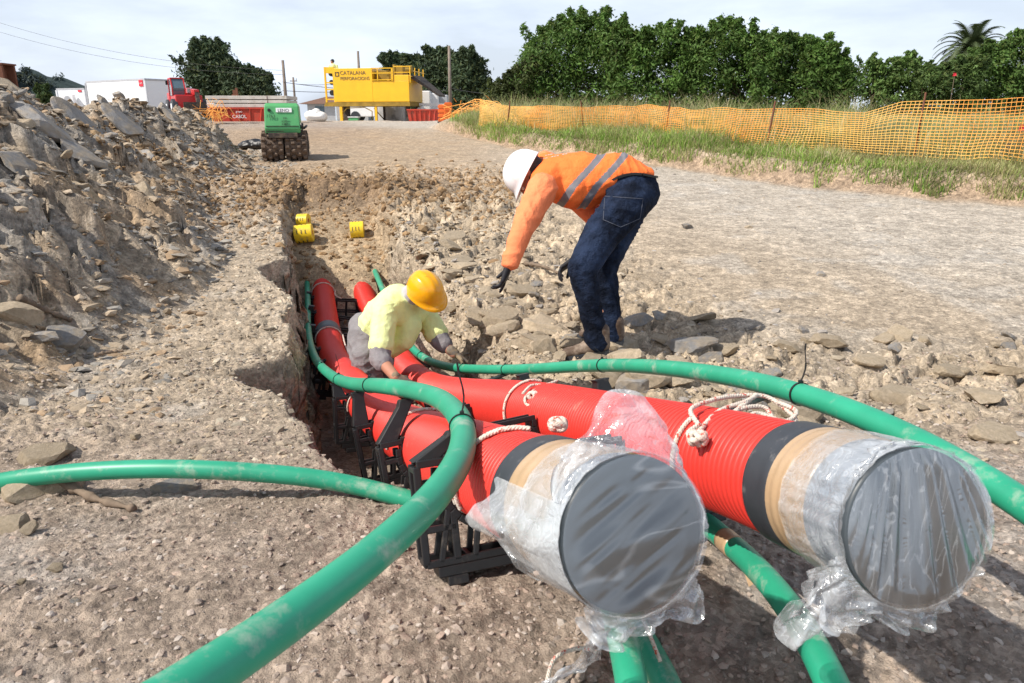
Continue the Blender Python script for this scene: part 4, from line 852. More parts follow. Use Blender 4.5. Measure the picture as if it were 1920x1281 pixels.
def head_groups(c, M, s=1.):
    c = Vector(c); T_ = lambda x, y, z: c+M@Vector((x, y, z))*s; Mr = M
    g = [[(T_(0, -.018, .035), (.076*s, .092*s, .085*s), Mr)], [(T_(0, .02, -.01), (.066*s, .075*s, .075*s), Mr), (T_(0, .062, -.078), (.030*s, .026*s, .026*s), Mr)],
         [(T_(-.045, .02, -.06), .022*s), (T_(.045, .02, -.06), .022*s), (T_(0, .07, -.085), .020*s)],
         [(T_(0, .098, .012), .009*s), (T_(0, .112, -.022), .0125*s)], [(T_(-.014, .103, -.024), .008*s), (T_(.014, .103, -.024), .008*s)],
         [(T_(-.036, .084, .022), .010*s), (T_(.036, .084, .022), .010*s)], [(T_(-.020, .093, -.05), .0075*s), (T_(.020, .093, -.05), .0075*s), (T_(0, .099, -.049), .008*s)]]
    for sx in (-1, 1): g.append([(T_(sx*.078, -.006, .012), (.008*s, .016*s, .024*s), Mr), (T_(sx*.083, -.016, .02), (.005*s, .014*s, .020*s), Mr)])
    return g
def face_bits(c, M, parent, s=1.):
    c = Vector(c); T_ = lambda x, y, z: c+M@Vector((x, y, z))*s
    me_ = mat('eye_white', (.7, .68, .65), .2); mi_ = mat('iris', (.03, .02, .015), .2)
    for sx in (-1, 1):
        m = MB(); m.sph(T_(sx*.031, .083, .004), .0115*s, 12); e = m.build('eye', me_, parent, True); m = MB(); m.sph(T_(sx*.031, .0905, .003), .0055*s, 10); m.build('pupil', mi_, e, True); e['_w'] = 0
        m = MB(); m.bar(T_(sx*.016, .094, .025), T_(sx*.048, .082, .027), .006*s, .006*s); m.build('eyebrow', M_hair, parent)
    m = MB(); m.bar(T_(-.021, .0985, -.052), T_(.021, .0985, -.052), .003*s, .006*s); m.build('mouth', mat('lips', (.28, .09, .07), .5), parent)
def hair_cap(c, M, parent, s=1.):
    c = Vector(c); T_ = lambda x, y, z: c+M@Vector((x, y, z))*s
    blob('hair', [[(T_(0, -.035, .03), (.082*s, .083*s, .085*s), M)], [(T_(0, -.055, -.02), (.068*s, .052*s, .055*s), M)], [(T_(.07, -.01, .0), (.012*s, .02*s, .04*s), M)], [(T_(-.07, -.01, .0), (.012*s, .02*s, .04*s), M)]], [M_hair], parent, .008, 3, lambda co: .003*vn3(co*60, 3))
def helmet(c, M, mt, parent, s=1., strap=True):
    c = Vector(c); V = []; Fc = []; n = 56; rows = 22; rx, ry, rz = .118, .142, .135
    for i in range(rows+1):
        t = i/rows; ph = t*math.pi/2*1.04; V0 = []
        for k in range(n):
            a = 2*math.pi*k/n; x = math.cos(a); y = math.sin(a); sr = math.sin(ph)**.88; z = rz*math.cos(ph)
            ridge = .007*math.exp(-((x*rx*sr)/.022)**2)*min(1, 2*(1-t))*(1 if abs(y) > -1 else 0)+.004*math.exp(-((abs(x*rx*sr)-.05)/.012)**2)*min(1, 2*(1-t))
            px, py = x*rx*sr, y*ry*sr*(1.0)
            if i >= rows-1:      # brim
                e = (i-rows+2)*.5; fl = .007+(.034*max(0, y)**3); px += x*fl*e; py += y*fl*e*1.2; z = -.004-.008*e-.012*max(0, y)**2*e
            V.append(c+M@Vector((px, py+.004, z+.030+ridge))*s)
    for i in range(rows): Fc += [(i*n+k, i*n+(k+1) % n, (i+1)*n+(k+1) % n, (i+1)*n+k) for k in range(n)]
    m = MB(); m.add(V, Fc); root = m.build('hard_hat', mt, parent, True); so_ = root.modifiers.new('t', 'SOLIDIFY'); so_.thickness = .003; so_.offset = -1
    if strap:
        m = MB(); T_ = lambda x, y, z: c+M@Vector((x, y, z))*s
        m.tube([T_(.088*math.sin(a), -.10*math.cos(a)+.0, -.010-.012*math.cos(a)) for a in np.linspace(-1.7, 1.7, 24)], .006*s, 6); m.build('head_band', M_blackink, root, True)
    return root
V3 = Vector
def PP(x, y, d): return V3(P(x, y, d))
def boot(name, heel, toe, up, parent, s=1.):
    heel = V3(heel); toe = V3(toe); d = (toe-heel).normalized(); u = V3((0, 0, 1))
    blob(name, [[(heel+u*.045, .042*s), (heel+d*.09+u*.045, .044*s)], [(heel+d*.07+u*.04, .042*s), (toe-d*.04+u*.030, (.044*s, .044*s, .030*s))], [(heel+u*.05, .043*s), (heel+V3(up)+u*.03, .046*s)]], [M_boot], parent, .008, 3, lambda co: .002*vn3(co*35, 4))
    m = MB(); a = d.cross(u); 
    for q, w_ in ((heel+d*.0, .078), (heel+d*.06, .08)): pass
    pts = []
    for t in np.linspace(0, 1, 14): wd = .040+.008*math.sin(t*3.1)-.012*(t > .95); pts.append((t, wd))
    L0 = (toe-heel).length; vv = []
    for z in (.0, .022):
        vv += [heel-d*.035+d*(L0+.04)*t+a*wd+u*z for t, wd in pts]+[heel-d*.035+d*(L0+.04)*t-a*wd+u*z for t, wd in reversed(pts)]
    n = 28; m.add(vv, [tuple(range(n-1, -1, -1)), tuple(range(n, 2*n))]+[(k, (k+1) % n, n+(k+1) % n, n+k) for k in range(n)]); m.build('boot_sole', M_rubber, parent)

# --- the man bending over from the right bank
g0 = P(1125, 668, 4.15)
man = wempty('person', 'man in orange jacket, white helmet and dark jeans bending down from the right bank', 'person', (g0[0], g0[1], gz(g0[0], g0[1])), 'workers')
hL, hR = PP(1172, 388, 4.12), PP(1190, 365, 4.38); kL, kR = PP(1092, 503, 3.98), PP(1128, 505, 4.28); aL, aR = PP(1120, 645, 4.1), PP(1148, 636, 4.36)
pel = PP(1182, 352, 4.26); waist = PP(1142, 338, 4.26); mid = PP(1092, 335, 4.27); chest = PP(1043, 334, 4.28); neck = PP(1008, 330, 4.28)
sL, sR = PP(1018, 352, 4.11), PP(1022, 310, 4.42); eL, wL = PP(982, 424, 4.02), PP(957, 492, 3.98); eR, wR = PP(1128, 418, 4.5), PP(1088, 484, 4.45)
hc = PP(995, 328, 4.28); HM = rotm((-.84, .10, .42), (-.52, .06, -.84))
hl = hand(PP(955, 494, 3.98), (-.30, 0, -.95), (-.9, .2, .3), 1, (.25, .45, .4), .1, 1.08, .5, (.0, .12, .1))
hr = hand(PP(1078, 486, 4.43), (-.85, -.1, -.6), (.6, -.3, -.5), -1, (.4, .6, .5), .1, 1.05)
blob('body', head_groups(hc, HM)+[[(hc+HM@V3((0, -.03, -.06)), .055), (neck, .062)]]+limb((pel, .13), (mid, .13), (chest, .13))+[[(chest, .11), (sL, .06), (sR, .06)], [(neck, .06), (chest, .1)]]
     + limb((sL, .055), (eL, .044), (wL, .030))+limb((sR, .055), (eR, .044), (wR, .030))+[[(pel, .12), (hL, .10), (hR, .10)]]+limb((hL, .09), (kL, .06), (aL, .045))+limb((hR, .09), (kR, .06), (aR, .045)), [M_skin], man, .0085, 3)
face_bits(hc, HM, man); hair_cap(hc, HM, man); helmet(hc+HM@V3((0, 0, .0)), HM, M_white, man, .93)
def g_l(m_, name, h): return blob(name, h, [m_], man, .0035, 3)
g_l(M_glove, 'glove', hl+[[(PP(955, 494, 3.98), .030), (PP(958, 484, 3.98), .033)]]); g_l(M_glove, 'glove', hr+[[(wR, .032), (PP(1078, 486, 4.43), .028)]])
ax = (np.array(mid)-np.array(pel)); 
tor0 = np.array(PP(1172, 345, 4.26)); tor1 = np.array(PP(1035, 330, 4.28)); tax = (tor1-tor0)/np.linalg.norm(tor1-tor0)
bend = np.array(P(1000, 420, 4.1))
def bands(c):
    # the two bands run round the torso, leaning back towards the hips on top
    up = c[:, 2]-tor0[2]; s_ = (c-tor0)@tax; s_ = s_+up*.50-1.1*np.maximum(0, -up-.02)**2*0+.35*np.maximum(0, up)**1.0
    return ((np.abs(s_-.165) < .024) | (np.abs(s_-.295) < .024)).astype(int)
tf = folds((pel, chest), .013, 14, 5)
blob('jacket', [[(waist, (.135, .165, .125)), (mid, (.14, .175, .155))], [(mid, (.14, .175, .155)), (PP(1075, 352, 4.24), (.12, .16, .13)), (chest, (.12, .165, .135))], [(chest, (.12, .15, .13)), (sL, .082), (sR, .082)], [(chest, .125), (neck, .078)],
                [(PP(1200, 322, 4.26), (.07, .13, .04)), (PP(1150, 322, 4.26), (.1, .16, .11)), (PP(1100, 345, 4.24), (.08, .15, .15))], [(PP(1212, 325, 4.26), (.045, .11, .03)), (PP(1165, 312, 4.26), (.08, .14, .08))]], [M_orange, M_reflect], man, .0065, 7, tf, bands)
blob('collar', [[(neck, .072), (neck+V3((-.03, 0, .01)), .066)]], [M_orange], man, .008, 3)
for s_, e_, w_, sd in ((sL, eL, wL, 7), (sR, eR, wR, 9)):
    cuf = s_.lerp(e_, .5)
    blob('sleeve', [[(s_, .088), (e_, .068)], [(e_, .066), (w_.lerp(e_, .15), .050)], [(w_.lerp(e_, .12), .056), (w_.lerp(e_, .02), .052)]], [M_orange2], man, .0075, 4, folds((s_, w_), .009, 13, sd))
jf = folds((hL, aL), .015, 24, 15)
blob('jeans', [[(pel, (.16, .165, .14)), (PP(1160, 345, 4.26), (.13, .16, .125))], [(pel, (.15, .15, .13)), (hL, .125), (hR, .125), (PP(1205, 362, 4.26), (.10, .14, .12))], [(hL, .122), (PP(1128, 440, 4.06), .108)], [(PP(1128, 440, 4.06), .108), (kL, .086)], [(kL, .083), (PP(1103, 560, 4.02), .068)], [(PP(1103, 560, 4.02), .068), (PP(1118, 630, 4.1), .062)], [(PP(1116, 628, 4.09), .070), (PP(1120, 640, 4.1), .066)],
               [(hR, .122), (kR, .086)], [(kR, .080), (PP(1143, 570, 4.32), .066)], [(PP(1143, 570, 4.32), .066), (PP(1148, 628, 4.36), .062)]], [M_denim], man, .0065, 4, jf)
m = None   # pocket stitching, raised thread on the seat of the jeans
def on_surf(px, py, d0):
    return PP(px, py, d0)
bpy.context.view_layer.update()
jo = [o for o in man.children if o.name.startswith('jeans')][0]; from mathutils.bvhtree import BVHTree
bt = BVHTree.FromPolygons([v.co for v in jo.data.vertices], [p.vertices for p in jo.data.polygons])
def cast(px, py, tree=bt, off=.0015):
    d = V3(F_+(px-960)/1400*R3_-(py-640.5)/1400*U_).normalized(); h = tree.ray_cast(V3(C_), d); return h[0]-d*off if h[0] else None
M_thread = mat('stitch_thread', (.09, .10, .13), .8)
sp = [cast(x, y) for x, y in [(a[0]+(b[0]-a[0])*t, a[1]+(b[1]-a[1])*t) for a, b in zip([(1134, 368), (1206, 373), (1200, 410), (1164, 426), (1131, 412)], [(1206, 373), (1200, 410), (1164, 426), (1131, 412), (1134, 368)]) for t in np.linspace(0, .92, 9)]]
m = MB(); m.tube([q for q in sp if q is not None], .0016, 5); m.build('pocket_seam', M_thread, man)
sp = [cast(x, y, bt, .004) for x, y in spline([(1118, 372, 0), (1138, 345, 0), (1165, 330, 0), (1195, 326, 0), (1228, 332, 0)], 30)[:, :2]]; sp = [q for q in sp if q is not None]
m = MB(); [m.bar(sp[k], sp[k+1]+(sp[k+1]-sp[k])*.1, .034, .012) for k in range(len(sp)-1)]; m.build('belt', M_belt, man)
ja = [o for o in man.children if o.name.startswith('jacket')][0]; bj = BVHTree.FromPolygons([v.co for v in ja.data.vertices], [p.vertices for p in ja.data.polygons])
m = MB()
for r_, yy in enumerate((277, 283, 289)):
    for t in range(9):
        px = 1026+t*5.2+(r_*-4); 
        if (t*7+r_*3) % 4 == 0: continue
        q = cast(px, yy+(8-t)*1.1, bj, .002); q2 = cast(px+3.6, yy+(8-t)*1.1-.8, bj, .002)
        if q and q2 and (q-q2).length < .04: m.bar(q, q2, .010, .002)
m.build('back_print', M_white, man)
boot('boot', (aL.x+.03, aL.y, gz(aL.x, aL.y)+.02), (aL.x-.20, aL.y+.02, gz(aL.x-.2, aL.y)+.02), (-.01, 0, .10), man); boot('boot', (aR.x+.03, aR.y, gz(aR.x, aR.y)+.02), (aR.x-.19, aR.y+.06, gz(aR.x-.2, aR.y)+.02), (-.01, 0, .10), man)

# --- the man crouching in the trench
D = .08
w0 = P(692, 655, 4.95+D); fz = float(np.interp(w0[1], FL[:, 0], FL[:, 1]))
m2 = wempty('person', 'man in lime shirt and yellow helmet stooping in the trench over the pipes', 'person', (w0[0], w0[1], fz), 'workers')
pel = PP(692, 655, 4.95+D); waist = PP(699, 624, 4.95+D); mid = PP(721, 592, 4.87+D); chest = PP(746, 570, 4.80+D); neck = PP(770, 557, 4.74+D)
sR, sL = PP(722, 586, 4.60+D), PP(795, 588, 4.92+D); eR, wR = PP(712, 672, 4.50+D), PP(742, 708, 4.32+D); eL, wL = PP(826, 640, 4.85+D), PP(852, 664, 4.80+D)
hc = PP(797, 550, 4.70+D); HM = rotm((.12, -.55, .80), (.62, -.62, -.45))
hipL, hipR = pel+V3((.06, .1, -.02)), pel+V3((.0, -.1, -.02)); kn = [V3((w0[0]+.02, w0[1]-.12, fz+.46)), V3((w0[0]+.05, w0[1]+.16, fz+.48))]; an = [V3((w0[0]-.06, w0[1]-.06, fz+.09)), V3((w0[0]-.02, w0[1]+.16, fz+.09))]
hgL = hand(PP(853, 663, 4.80+D), (.75, .0, -.66), (-.2, -.4, -.9), -1, (.55, .7, .5), .1, 1.05, .6); hgR = hand(PP(742, 706, 4.32+D), (.75, -.1, -.5), (0, .3, -.9), 1, (.5, .7, .5), .1, 1.05)
blob('body', head_groups(hc, HM)+[[(hc+HM@V3((0, -.03, -.06)), .052), (neck, .058)]]+limb((pel, .12), (mid, .12), (chest, .12))+[[(chest, .1), (sL, .055), (sR, .055)], [(neck, .058), (chest, .09)]]
     + limb((sL, .05), (eL, .042), (wL, .032))+limb((sR, .05), (eR, .042), (wR, .032))+[[(pel, .11), (hipL, .09), (hipR, .09)]]+limb((hipR, .08), (kn[0], .055), (an[0], .042))+limb((hipL, .08), (kn[1], .055), (an[1], .042)), [M_skin], m2, .0085, 3)
face_bits(hc, HM, m2); hair_cap(hc, HM, m2); helmet(hc, HM, M_hat, m2, .95)
blob('glove', hgL+[[(PP(853, 663, 4.80+D), .032), (PP(846, 657, 4.8+D), .034)]], [M_glove2], m2, .0035, 3); blob('glove', hgR+[[(PP(742, 706, 4.32+D), .030), (wR, .03)]], [M_glove2], m2, .0035, 3)
sf = folds((pel, neck), .014, 14, 25)
blob('shirt', [[(waist, (.13, .145, .12)), (mid, (.14, .16, .14))], [(waist.lerp(pel, .35), (.13, .15, .11)), (waist, (.13, .145, .12))], [(mid, (.14, .16, .14)), (chest, (.135, .16, .135))], [(chest, .13), (sR, .085), (sL, .085)], [(chest, .115), (neck, .075)], [(PP(760, 640, 4.72+D), .06), (mid, .12), (PP(735, 655, 4.75+D), .06), (PP(770, 610, 4.75+D), .08)]], [M_lime], m2, .0075, 6, sf)
for s_, e_, sd in ((sR, eR, 31), (sL, eL, 33)):
    blob('short_sleeve', [[(s_, .086), (s_.lerp(e_, .62), .080)], [(s_.lerp(e_, .6), .080), (s_.lerp(e_, .72), .084)]], [M_lime], m2, .0075, 4, folds((s_, e_), .006, 20, sd))
    blob('rolled_cuff', [[(s_.lerp(e_, .70), .074), (e_, .068)], [(e_, .066), (e_.lerp((wR if sd == 31 else wL), .25), .062)]], [M_greycloth], m2, .0075, 3, folds((s_, e_), .004, 30, sd+1))
blob('collar', [[(neck, .074), (neck+V3((.02, -.02, .03)), .072)]], [M_collar], m2, .007, 2)
blob('trousers', [[(waist+V3((-.03, 0, -.0)), (.14, .16, .11)), (pel, (.145, .17, .13))], [(pel, .13), (hipL, .11), (hipR, .11)], [(hipR, .11), (kn[0], .085)], [(kn[0], .083), (an[0], .072)], [(hipL, .11), (kn[1], .085)], [(kn[1], .083), (an[1], .072)], [(PP(680, 612, 4.97+D), .10), (pel, .1), (waist, .09)]], [M_greycloth], m2, .0085, 4, folds((waist, an[0]), .009, 16, 41))
for q in an: boot('boot', (q.x-.03, q.y, fz+.01), (q.x+.20, q.y-.08, fz+.01), (0, 0, .1), m2)
# --- a third worker on top of the yellow machine is built with the machine below
# ------------------------------------------------------------------ trench roller
rx, ry = W(536, 296, 14.0)[:2]; rz = gz(rx, ry)
rol = empty('trench_roller', 'green trench roller with muddy padded drums standing on the track', 'roller', (rx, ry, rz-.02), math.radians(13)); Z0 = 0
def drum(y, x, n_='drum'):
    m = MB(); m.cyl((x-.19, y, .26), (x+.19, y, .26), .225, n=28)
    for row in range(4):
        for k in range(12):
            a = 2*math.pi*(k+.5*(row % 2))/12; m.box((x-.145+row*.097, y+.245*math.cos(a), .26+.245*math.sin(a)), (.080, .055, .075), rot=Matrix.Rotation(a-math.pi/2, 3, 'X'), taper=.75)
    d = m.build(n_, M_mud, rol, bevel=.008); m = MB(); m.cyl((x-.2, y, .26), (x+.2, y, .26), .08, n=16); m.build('hub', M_dark, d)
for y in (0, .82):
    for x in (-.205, .205): drum(y, x)
m = MB(); m.box((0, .41, .33), (.36, .95, .20)); m.box((0, .05, .50), (.62, .42, .12)); m.box((0, .78, .50), (.62, .42, .12)); m.box((0, -.24, .46), (.5, .06, .09)); m.box((-.3, .0, .5), (.05, .3, .10)); m.box((.3, .0, .5), (.05, .3, .10)); m.build('chassis', M_dark, rol, bevel=.01)
m = MB(); v = []
for z, hx, y0, y1 in ((.50, .30, -.20, .55), (.58, .305, -.22, .56), (.96, .29, -.12, .54), (1.01, .27, -.06, .50)): v += [(-hx, y0, z), (hx, y0, z), (hx, y1, z), (-hx, y1, z)]
m.add(v, [(3, 2, 1, 0)]+[(4*i+k, 4*i+(k+1) % 4, 4*i+4+(k+1) % 4, 4*i+4+k) for i in range(3) for k in range(4)]+[(12, 13, 14, 15)]); m.build('engine_hood', M_grn, rol, bevel=.015)
m = MB(); m.box((0, .72, .70), (.54, .35, .34), taper=.85); m.build('rear_hood', M_grn, rol, bevel=.015)
m = MB(); m.box((0, -.218, .62), (.56, .012, .010)); m.box((-.14, -.15, .55), (.3, .12, .05)); m.build('seam', M_dark, rol)
m = MB(); m.cyl((-.21, -.165, .89), (-.21, -.13, .89), .028, n=14); m.build('lamp', M_black, rol)
m = MB(); m.box((.04, -.147, .89), (.27, .02, .075), rot=Matrix.Rotation(-.2, 3, 'X')); m.build('name_plate', M_white, rol)
def rt(t, s, x, y, z, mt, parent=rol, a=.21, nm='lettering'): return text_part(nm, t, s, mt, parent, Matrix.Translation((x, y, z))@Matrix.Rotation(math.pi/2-a, 4, 'X'), .002)
rt('LENO', .075, -.065, -.164, .862, M_blackink); rt('1763', .075, -.26, -.195, .765, M_blackink); rt('MR-', .05, .02, -.205, .735, M_blackink); rt('6280', .05, -.01, -.215, .685, M_blackink); rt('63B7', .05, -.01, -.224, .640, M_blackink)
m = MB(); m.tube([(.36, -.05, .58), (.40, .2, .62), (.38, .5, .60)], .02, 8); m.box((.33, -.1, .62), (.05, .2, .10)); m.build('hydraulic_hose', M_black, rol, True)
# dark heap of plastic behind the roller
q = W(488, 262, 16.2); zz = gz(q[0], q[1])
blob('plastic_tarpaulin', [[((q[0]-.30, q[1], zz+.08), (.20, .2, .10)), ((q[0]+.25, q[1], zz+.10), (.25, .2, .13))], [((q[0]-.1, q[1], zz+.14), (.14, .16, .09))]], [M_black], None, .02, 3, lambda co: .03*vn3(co*7, 3)+.015*vn3(co*18, 2))
tag(bpy.data.objects['plastic_tarpaulin'], 'crumpled black plastic lying on the ground behind the green roller', 'tarpaulin')

# ------------------------------------------------------------------ yellow separation plant
c0 = W(613, 228, 46.0); zg = gz(c0[0]+3, 46)
Zw = lambda py, Y=46.: float(W(700, py, Y)[2])
zb, ztop = Zw(199), Zw(126)
rig = empty('separation_plant', 'big yellow steel plant raised on legs with a walkway, a chute and dark lettering', 'machinery', (c0[0], 46, 0), math.radians(-11))
Lx = 5.15; Dp = 2.5; H = ztop-zb
m = MB(); m.box((.62+(Lx-.62-2.2)/2, Dp/2, zb+.22+(H-.3)/2), (Lx-.62-2.2, Dp, H-.3)); m.build('tank_body', M_rig, rig, bevel=.02)
zr = zb+.22+(H-.3)*.62
m = MB(); m.box((Lx-1.1, Dp/2, (zb+.22+zr)/2), (2.2, Dp, zr-zb-.22)); m.box((Lx-.45, .5, zr+.15), (.9, 1.0, .32)); m.build('low_body', M_rig, rig, bevel=.02)
m = MB(); m.box((Lx/2, Dp/2, zb+.10), (Lx+.06, Dp+.06, .22)); m.box((Lx/2, -.05, zb+.03), (Lx+.1, .10, .10)); m.build('base_frame', M_rigdark, rig)
m = MB()
for x in (0.05, .58): m.box((x, .06, zb+.2+H*.45), (.09, .09, H*.92))
for z in (.12, .42, .62, .99): m.box((.31, .06, zb+.15+H*.86*z), (.5, .07, .07 if z < .9 else .34))
m.box((.31, 1.3, zb+.15+H*.5), (.07, .07, H*.9)); m.build('end_frame', M_rig, rig)
m = MB(); 
for z, r in ((.28, .16), (.55, .14), (.78, .16)): m.cyl((.22, .5, zb+.15+H*z), (.22, 1.1, zb+.15+H*z), r, n=14); m.box((.42, .7, zb+.15+H*z), (.14, .4, .22))
m.build('pump', M_black, rig); m = MB(); m.box((.33, 1.0, zb+H*.5), (.26, .5, H*.75)); m.build('cabinet', M_white, rig)
m = MB()
for z in (zr+.05, zr+.42, ztop-.10): m.bar((Lx-2.2, -.03, z), (Lx-.95, -.03, z), .045)
for x in (Lx-2.2, Lx-1.85, Lx-1.0, Lx-.95): m.bar((x, -.03, zr), (x, -.03, ztop-.08), .045)
for z in (zr+.45, ztop-.02): m.bar((Lx-.9, .02, z), (Lx+.1, .02, z), .04); m.bar((Lx+.05, .02, z-.2), (Lx+.15, Dp, z-.25), .04)
for y in (.02, .9, 1.7, Dp): m.bar((Lx+.08, y, zr-.1), (Lx+.08, y, ztop-.05), .045)
m.build('guard_rail', M_rig, rig)
m = MB(); m.box((Lx-1.6, 1.2, zr+.3), (1.1, 1.6, .5)); m.box((Lx-.75, .9, zr+.5), (.5, .9, .7)); m.cyl((Lx-.2, .2, zr+.62), (Lx+.15, .2, zr+.62), .2, n=16); m.cyl((Lx-1.0, .5, zr), (Lx-1.0, .5, zr+.9), .10, n=12); m.box((Lx-1.25, .1, zr+.25), (.12, .12, .7)); m.build('screen_unit', M_rigdark, rig)
m = MB(); m.add([(Lx+.0, .4, zr+.35), (Lx+.1, 2.3, zr+.35), (Lx+1.5, 2.2, zr-.75), (Lx+1.5, .9, zr-.75), (Lx+.0, .4, zr+.15), (Lx+.1, 2.3, zr+.15), (Lx+1.5, 2.2, zr-.85), (Lx+1.5, .9, zr-.85)], [(0, 1, 2, 3), (7, 6, 5, 4), (0, 4, 5, 1), (1, 5, 6, 2), (2, 6, 7, 3), (3, 7, 4, 0)]); m.build('chute', M_dark, rig)
for x, y, w_, mt in ((.95, 0, .16, M_rig), (3.1, 0, .13, M_rig), (4.9, .3, .15, M_dark), (.3, 2.3, .35, M_dark), (2.2, 2.3, .12, M_dark), (2.75, 2.3, .12, M_dark), (4.8, 2.4, .14, M_dark)):
    m = MB(); gzz = gz(c0[0]+x, 46+y)-.3; m.box((x, y, (gzz+zb)/2), (w_, w_, zb-gzz)); m.build('leg', mt, rig)
m = MB(); m.tube([(.95, 0, zb-.5), (1.3, 0, zb-.12), (2.4, 0, zb-.08), (2.85, .0, zb-.3), (2.6, .6, zb-.8)], .03, 6); m.bar((2.1, 2.3, zb-.1), (2.75, 2.3, zb-.8), .05); m.build('brace', M_rigdark, rig)
m = MB(); m.box((1.62+.0, -.012, ztop-.42), (.0001, .0001, .0001)); 
M_faded = mat('faded_lettering', (.20, .13, .05), .7)
text_part('lettering', 'CATALANA', .30, M_faded, rig, up_text(1.0, -.015, ztop-.43), .004); text_part('lettering', 'PERFORACIONS', .25, M_faded, rig, up_text(1.0, -.015, ztop-.72), .004)
m = MB(); m.box((.82, -.012, ztop-.30), (.24, .02, .035)); m.box((.82, -.012, ztop-.50), (.24, .02, .035)); m.box((.72, -.012, ztop-.40), (.035, .02, .2)); m.box((.92, -.012, ztop-.40), (.035, .02, .2)); m.build('emblem', M_blackink, rig)
# worker seen on top
pc = rig.matrix_world if False else None
def rigw(x, y, z): a = math.radians(-11); return V3((c0[0]+x*math.cos(a)-y*math.sin(a), 46+x*math.sin(a)+y*math.cos(a), z))
b0 = rigw(.40, .5, ztop-.1)
w3p = wempty('person', 'small distant worker in lime jacket at the top left corner of the yellow plant', 'person', b0, 'workers')
hx = b0+V3((-.05, 0, .42))
blob('body', [[(hx, (.09, .1, .12))], [(hx-V3((0, 0, .12)), .06), (b0, .15)], [(b0+V3((-.2, 0, .2)), .05), (b0+V3((-.25, -.05, -.1)), .05)]], [M_skin], w3p, .02, 2)
blob('jacket', [[(b0+V3((0, 0, .15)), .19), (b0+V3((0, 0, -.1)), .19)], [(b0+V3((-.2, 0, .2)), .08), (b0+V3((-.27, -.05, -.1)), .07)], [(b0+V3((.2, 0, .2)), .08), (b0+V3((.25, -.05, -.1)), .07)]], [M_lime], w3p, .02, 2)
blob('dark_hood', [[(hx+V3((.02, .02, .04)), (.12, .12, .12))]], [M_black], w3p, .02, 2)

# ------------------------------------------------------------------ cabins, containers
def cabin(name, label, px, py_top, Y, yaw, L1, L2, h, group=None):
    p = W(px, py_top, Y); r = empty(name, label, 'cabin', (p[0], p[1], p[2]-h), math.radians(yaw), group); return r
cab = cabin('site_cabin', 'long white site cabin with red logo patches on its upper corners', 270, 147, 44, 0, 6, 2.4, 2.6, 'white site cabins')
def wallbox(r, a1, L1, a2, L2, h):      # corner at origin, faces running along headings a1 and a2
    u = np.array([math.cos(a1), math.sin(a1)]); v = np.array([math.cos(a2), math.sin(a2)]); c = [np.zeros(2), u*L1, u*L1+v*L2, v*L2]
    m = MB(); m.add([(*q, z) for z in (0, h-.1) for q in c], [(0, 1, 5, 4), (1, 2, 6, 5), (2, 3, 7, 6), (3, 0, 4, 7), (4, 5, 6, 7)]); m.build('wall_panels', M_cabin, r)
    m = MB(); cc = [q+(q-(u*L1+v*L2)/2)*.012 for q in c]; m.add([(*q, z) for z in (h-.1, h) for q in cc], [(0, 1, 5, 4), (1, 2, 6, 5), (2, 3, 7, 6), (3, 0, 4, 7), (4, 5, 6, 7), (3, 2, 1, 0)]); m.build('roof_frame', M_grey, r)
    for q in cc: m = MB(); m.box((q[0], q[1], h/2-.06), (.09, .09, h-.12)); m.build('corner_post', M_cabin if q is not cc[1] else M_grey, r)
    return u, v
a1 = math.radians(147); u, v = wallbox(cab, a1, 6.0, a1-math.pi/2, 2.45, 2.6)
M_rlogo = mat('red_logo', (.65, .02, .04), .5)
def patch(r, d, t, n, z, w_, h, mt=M_rlogo, nm='logo_patch'):
    c = d*t; m = MB(); m.bar((c[0]-d[0]*w_/2+n[0]*.03, c[1]-d[1]*w_/2+n[1]*.03, z), (c[0]+d[0]*w_/2+n[0]*.03, c[1]+d[1]*w_/2+n[1]*.03, z), .02, h); 
    o = m.build(nm, mt, r); return o
def patchq(r, d, t, n, z, w_, h, mt=M_rlogo, nm='logo_patch'):
    c = d*t; e = n*.05; m = MB(); P0 = [(c-d*w_/2+e, z-h/2), (c+d*w_/2+e, z-h/2), (c+d*w_/2+e, z+h/2), (c-d*w_/2+e, z+h/2)]; m.add([(q[0][0], q[0][1], q[1]) for q in P0]+[(q[0][0]-n[0]*.04, q[0][1]-n[1]*.04, q[1]) for q in P0], [(0, 1, 2, 3), (7, 6, 5, 4), (0, 4, 5, 1), (1, 5, 6, 2), (2, 6, 7, 3), (3, 7, 4, 0)]); return m.build(nm, mt, r)
patchq(cab, u, .32, -v, 2.35, .36, .34); patchq(cab, v, 2.05, -u, 2.28, .55, .40); patchq(cab, u, .32, -v, 2.35, .30, .07, M_white, 'logo_letters').location.z = .0
cab2 = cabin('site_cabin', 'smaller white site cabin with an air conditioner on its end, behind the long one', 106, 166, 56, 0, 4, 2.3, 2.5, 'white site cabins')
u2, v2 = wallbox(cab2, math.radians(55), 5.0, math.radians(-18), 2.5, 2.5); patchq(cab2, v2, 2.1, np.array([v2[1], -v2[0]]), 2.3, .3, .12)
m = MB(); m.box((1.2, -.8, 1.75), (.85, .35, .60)); m.build('air_conditioner', M_white, cab2, bevel=.03); m = MB(); m.cyl((1.2, -.985, 1.75), (1.2, -.97, 1.75), .22, n=20); m.build('fan_grille', M_grey, cab2)
m = MB(); m.box((.9, -.70, .9), (.35, .3, .7)); m.build('meter_box', M_white, cab2)
q = W(-6, 166, 12.5)
bx = empty('steel_column', 'dark rusty steel column end standing behind the heap at the left edge', 'steel column', (q[0], q[1], gz(q[0], q[1])-.2))
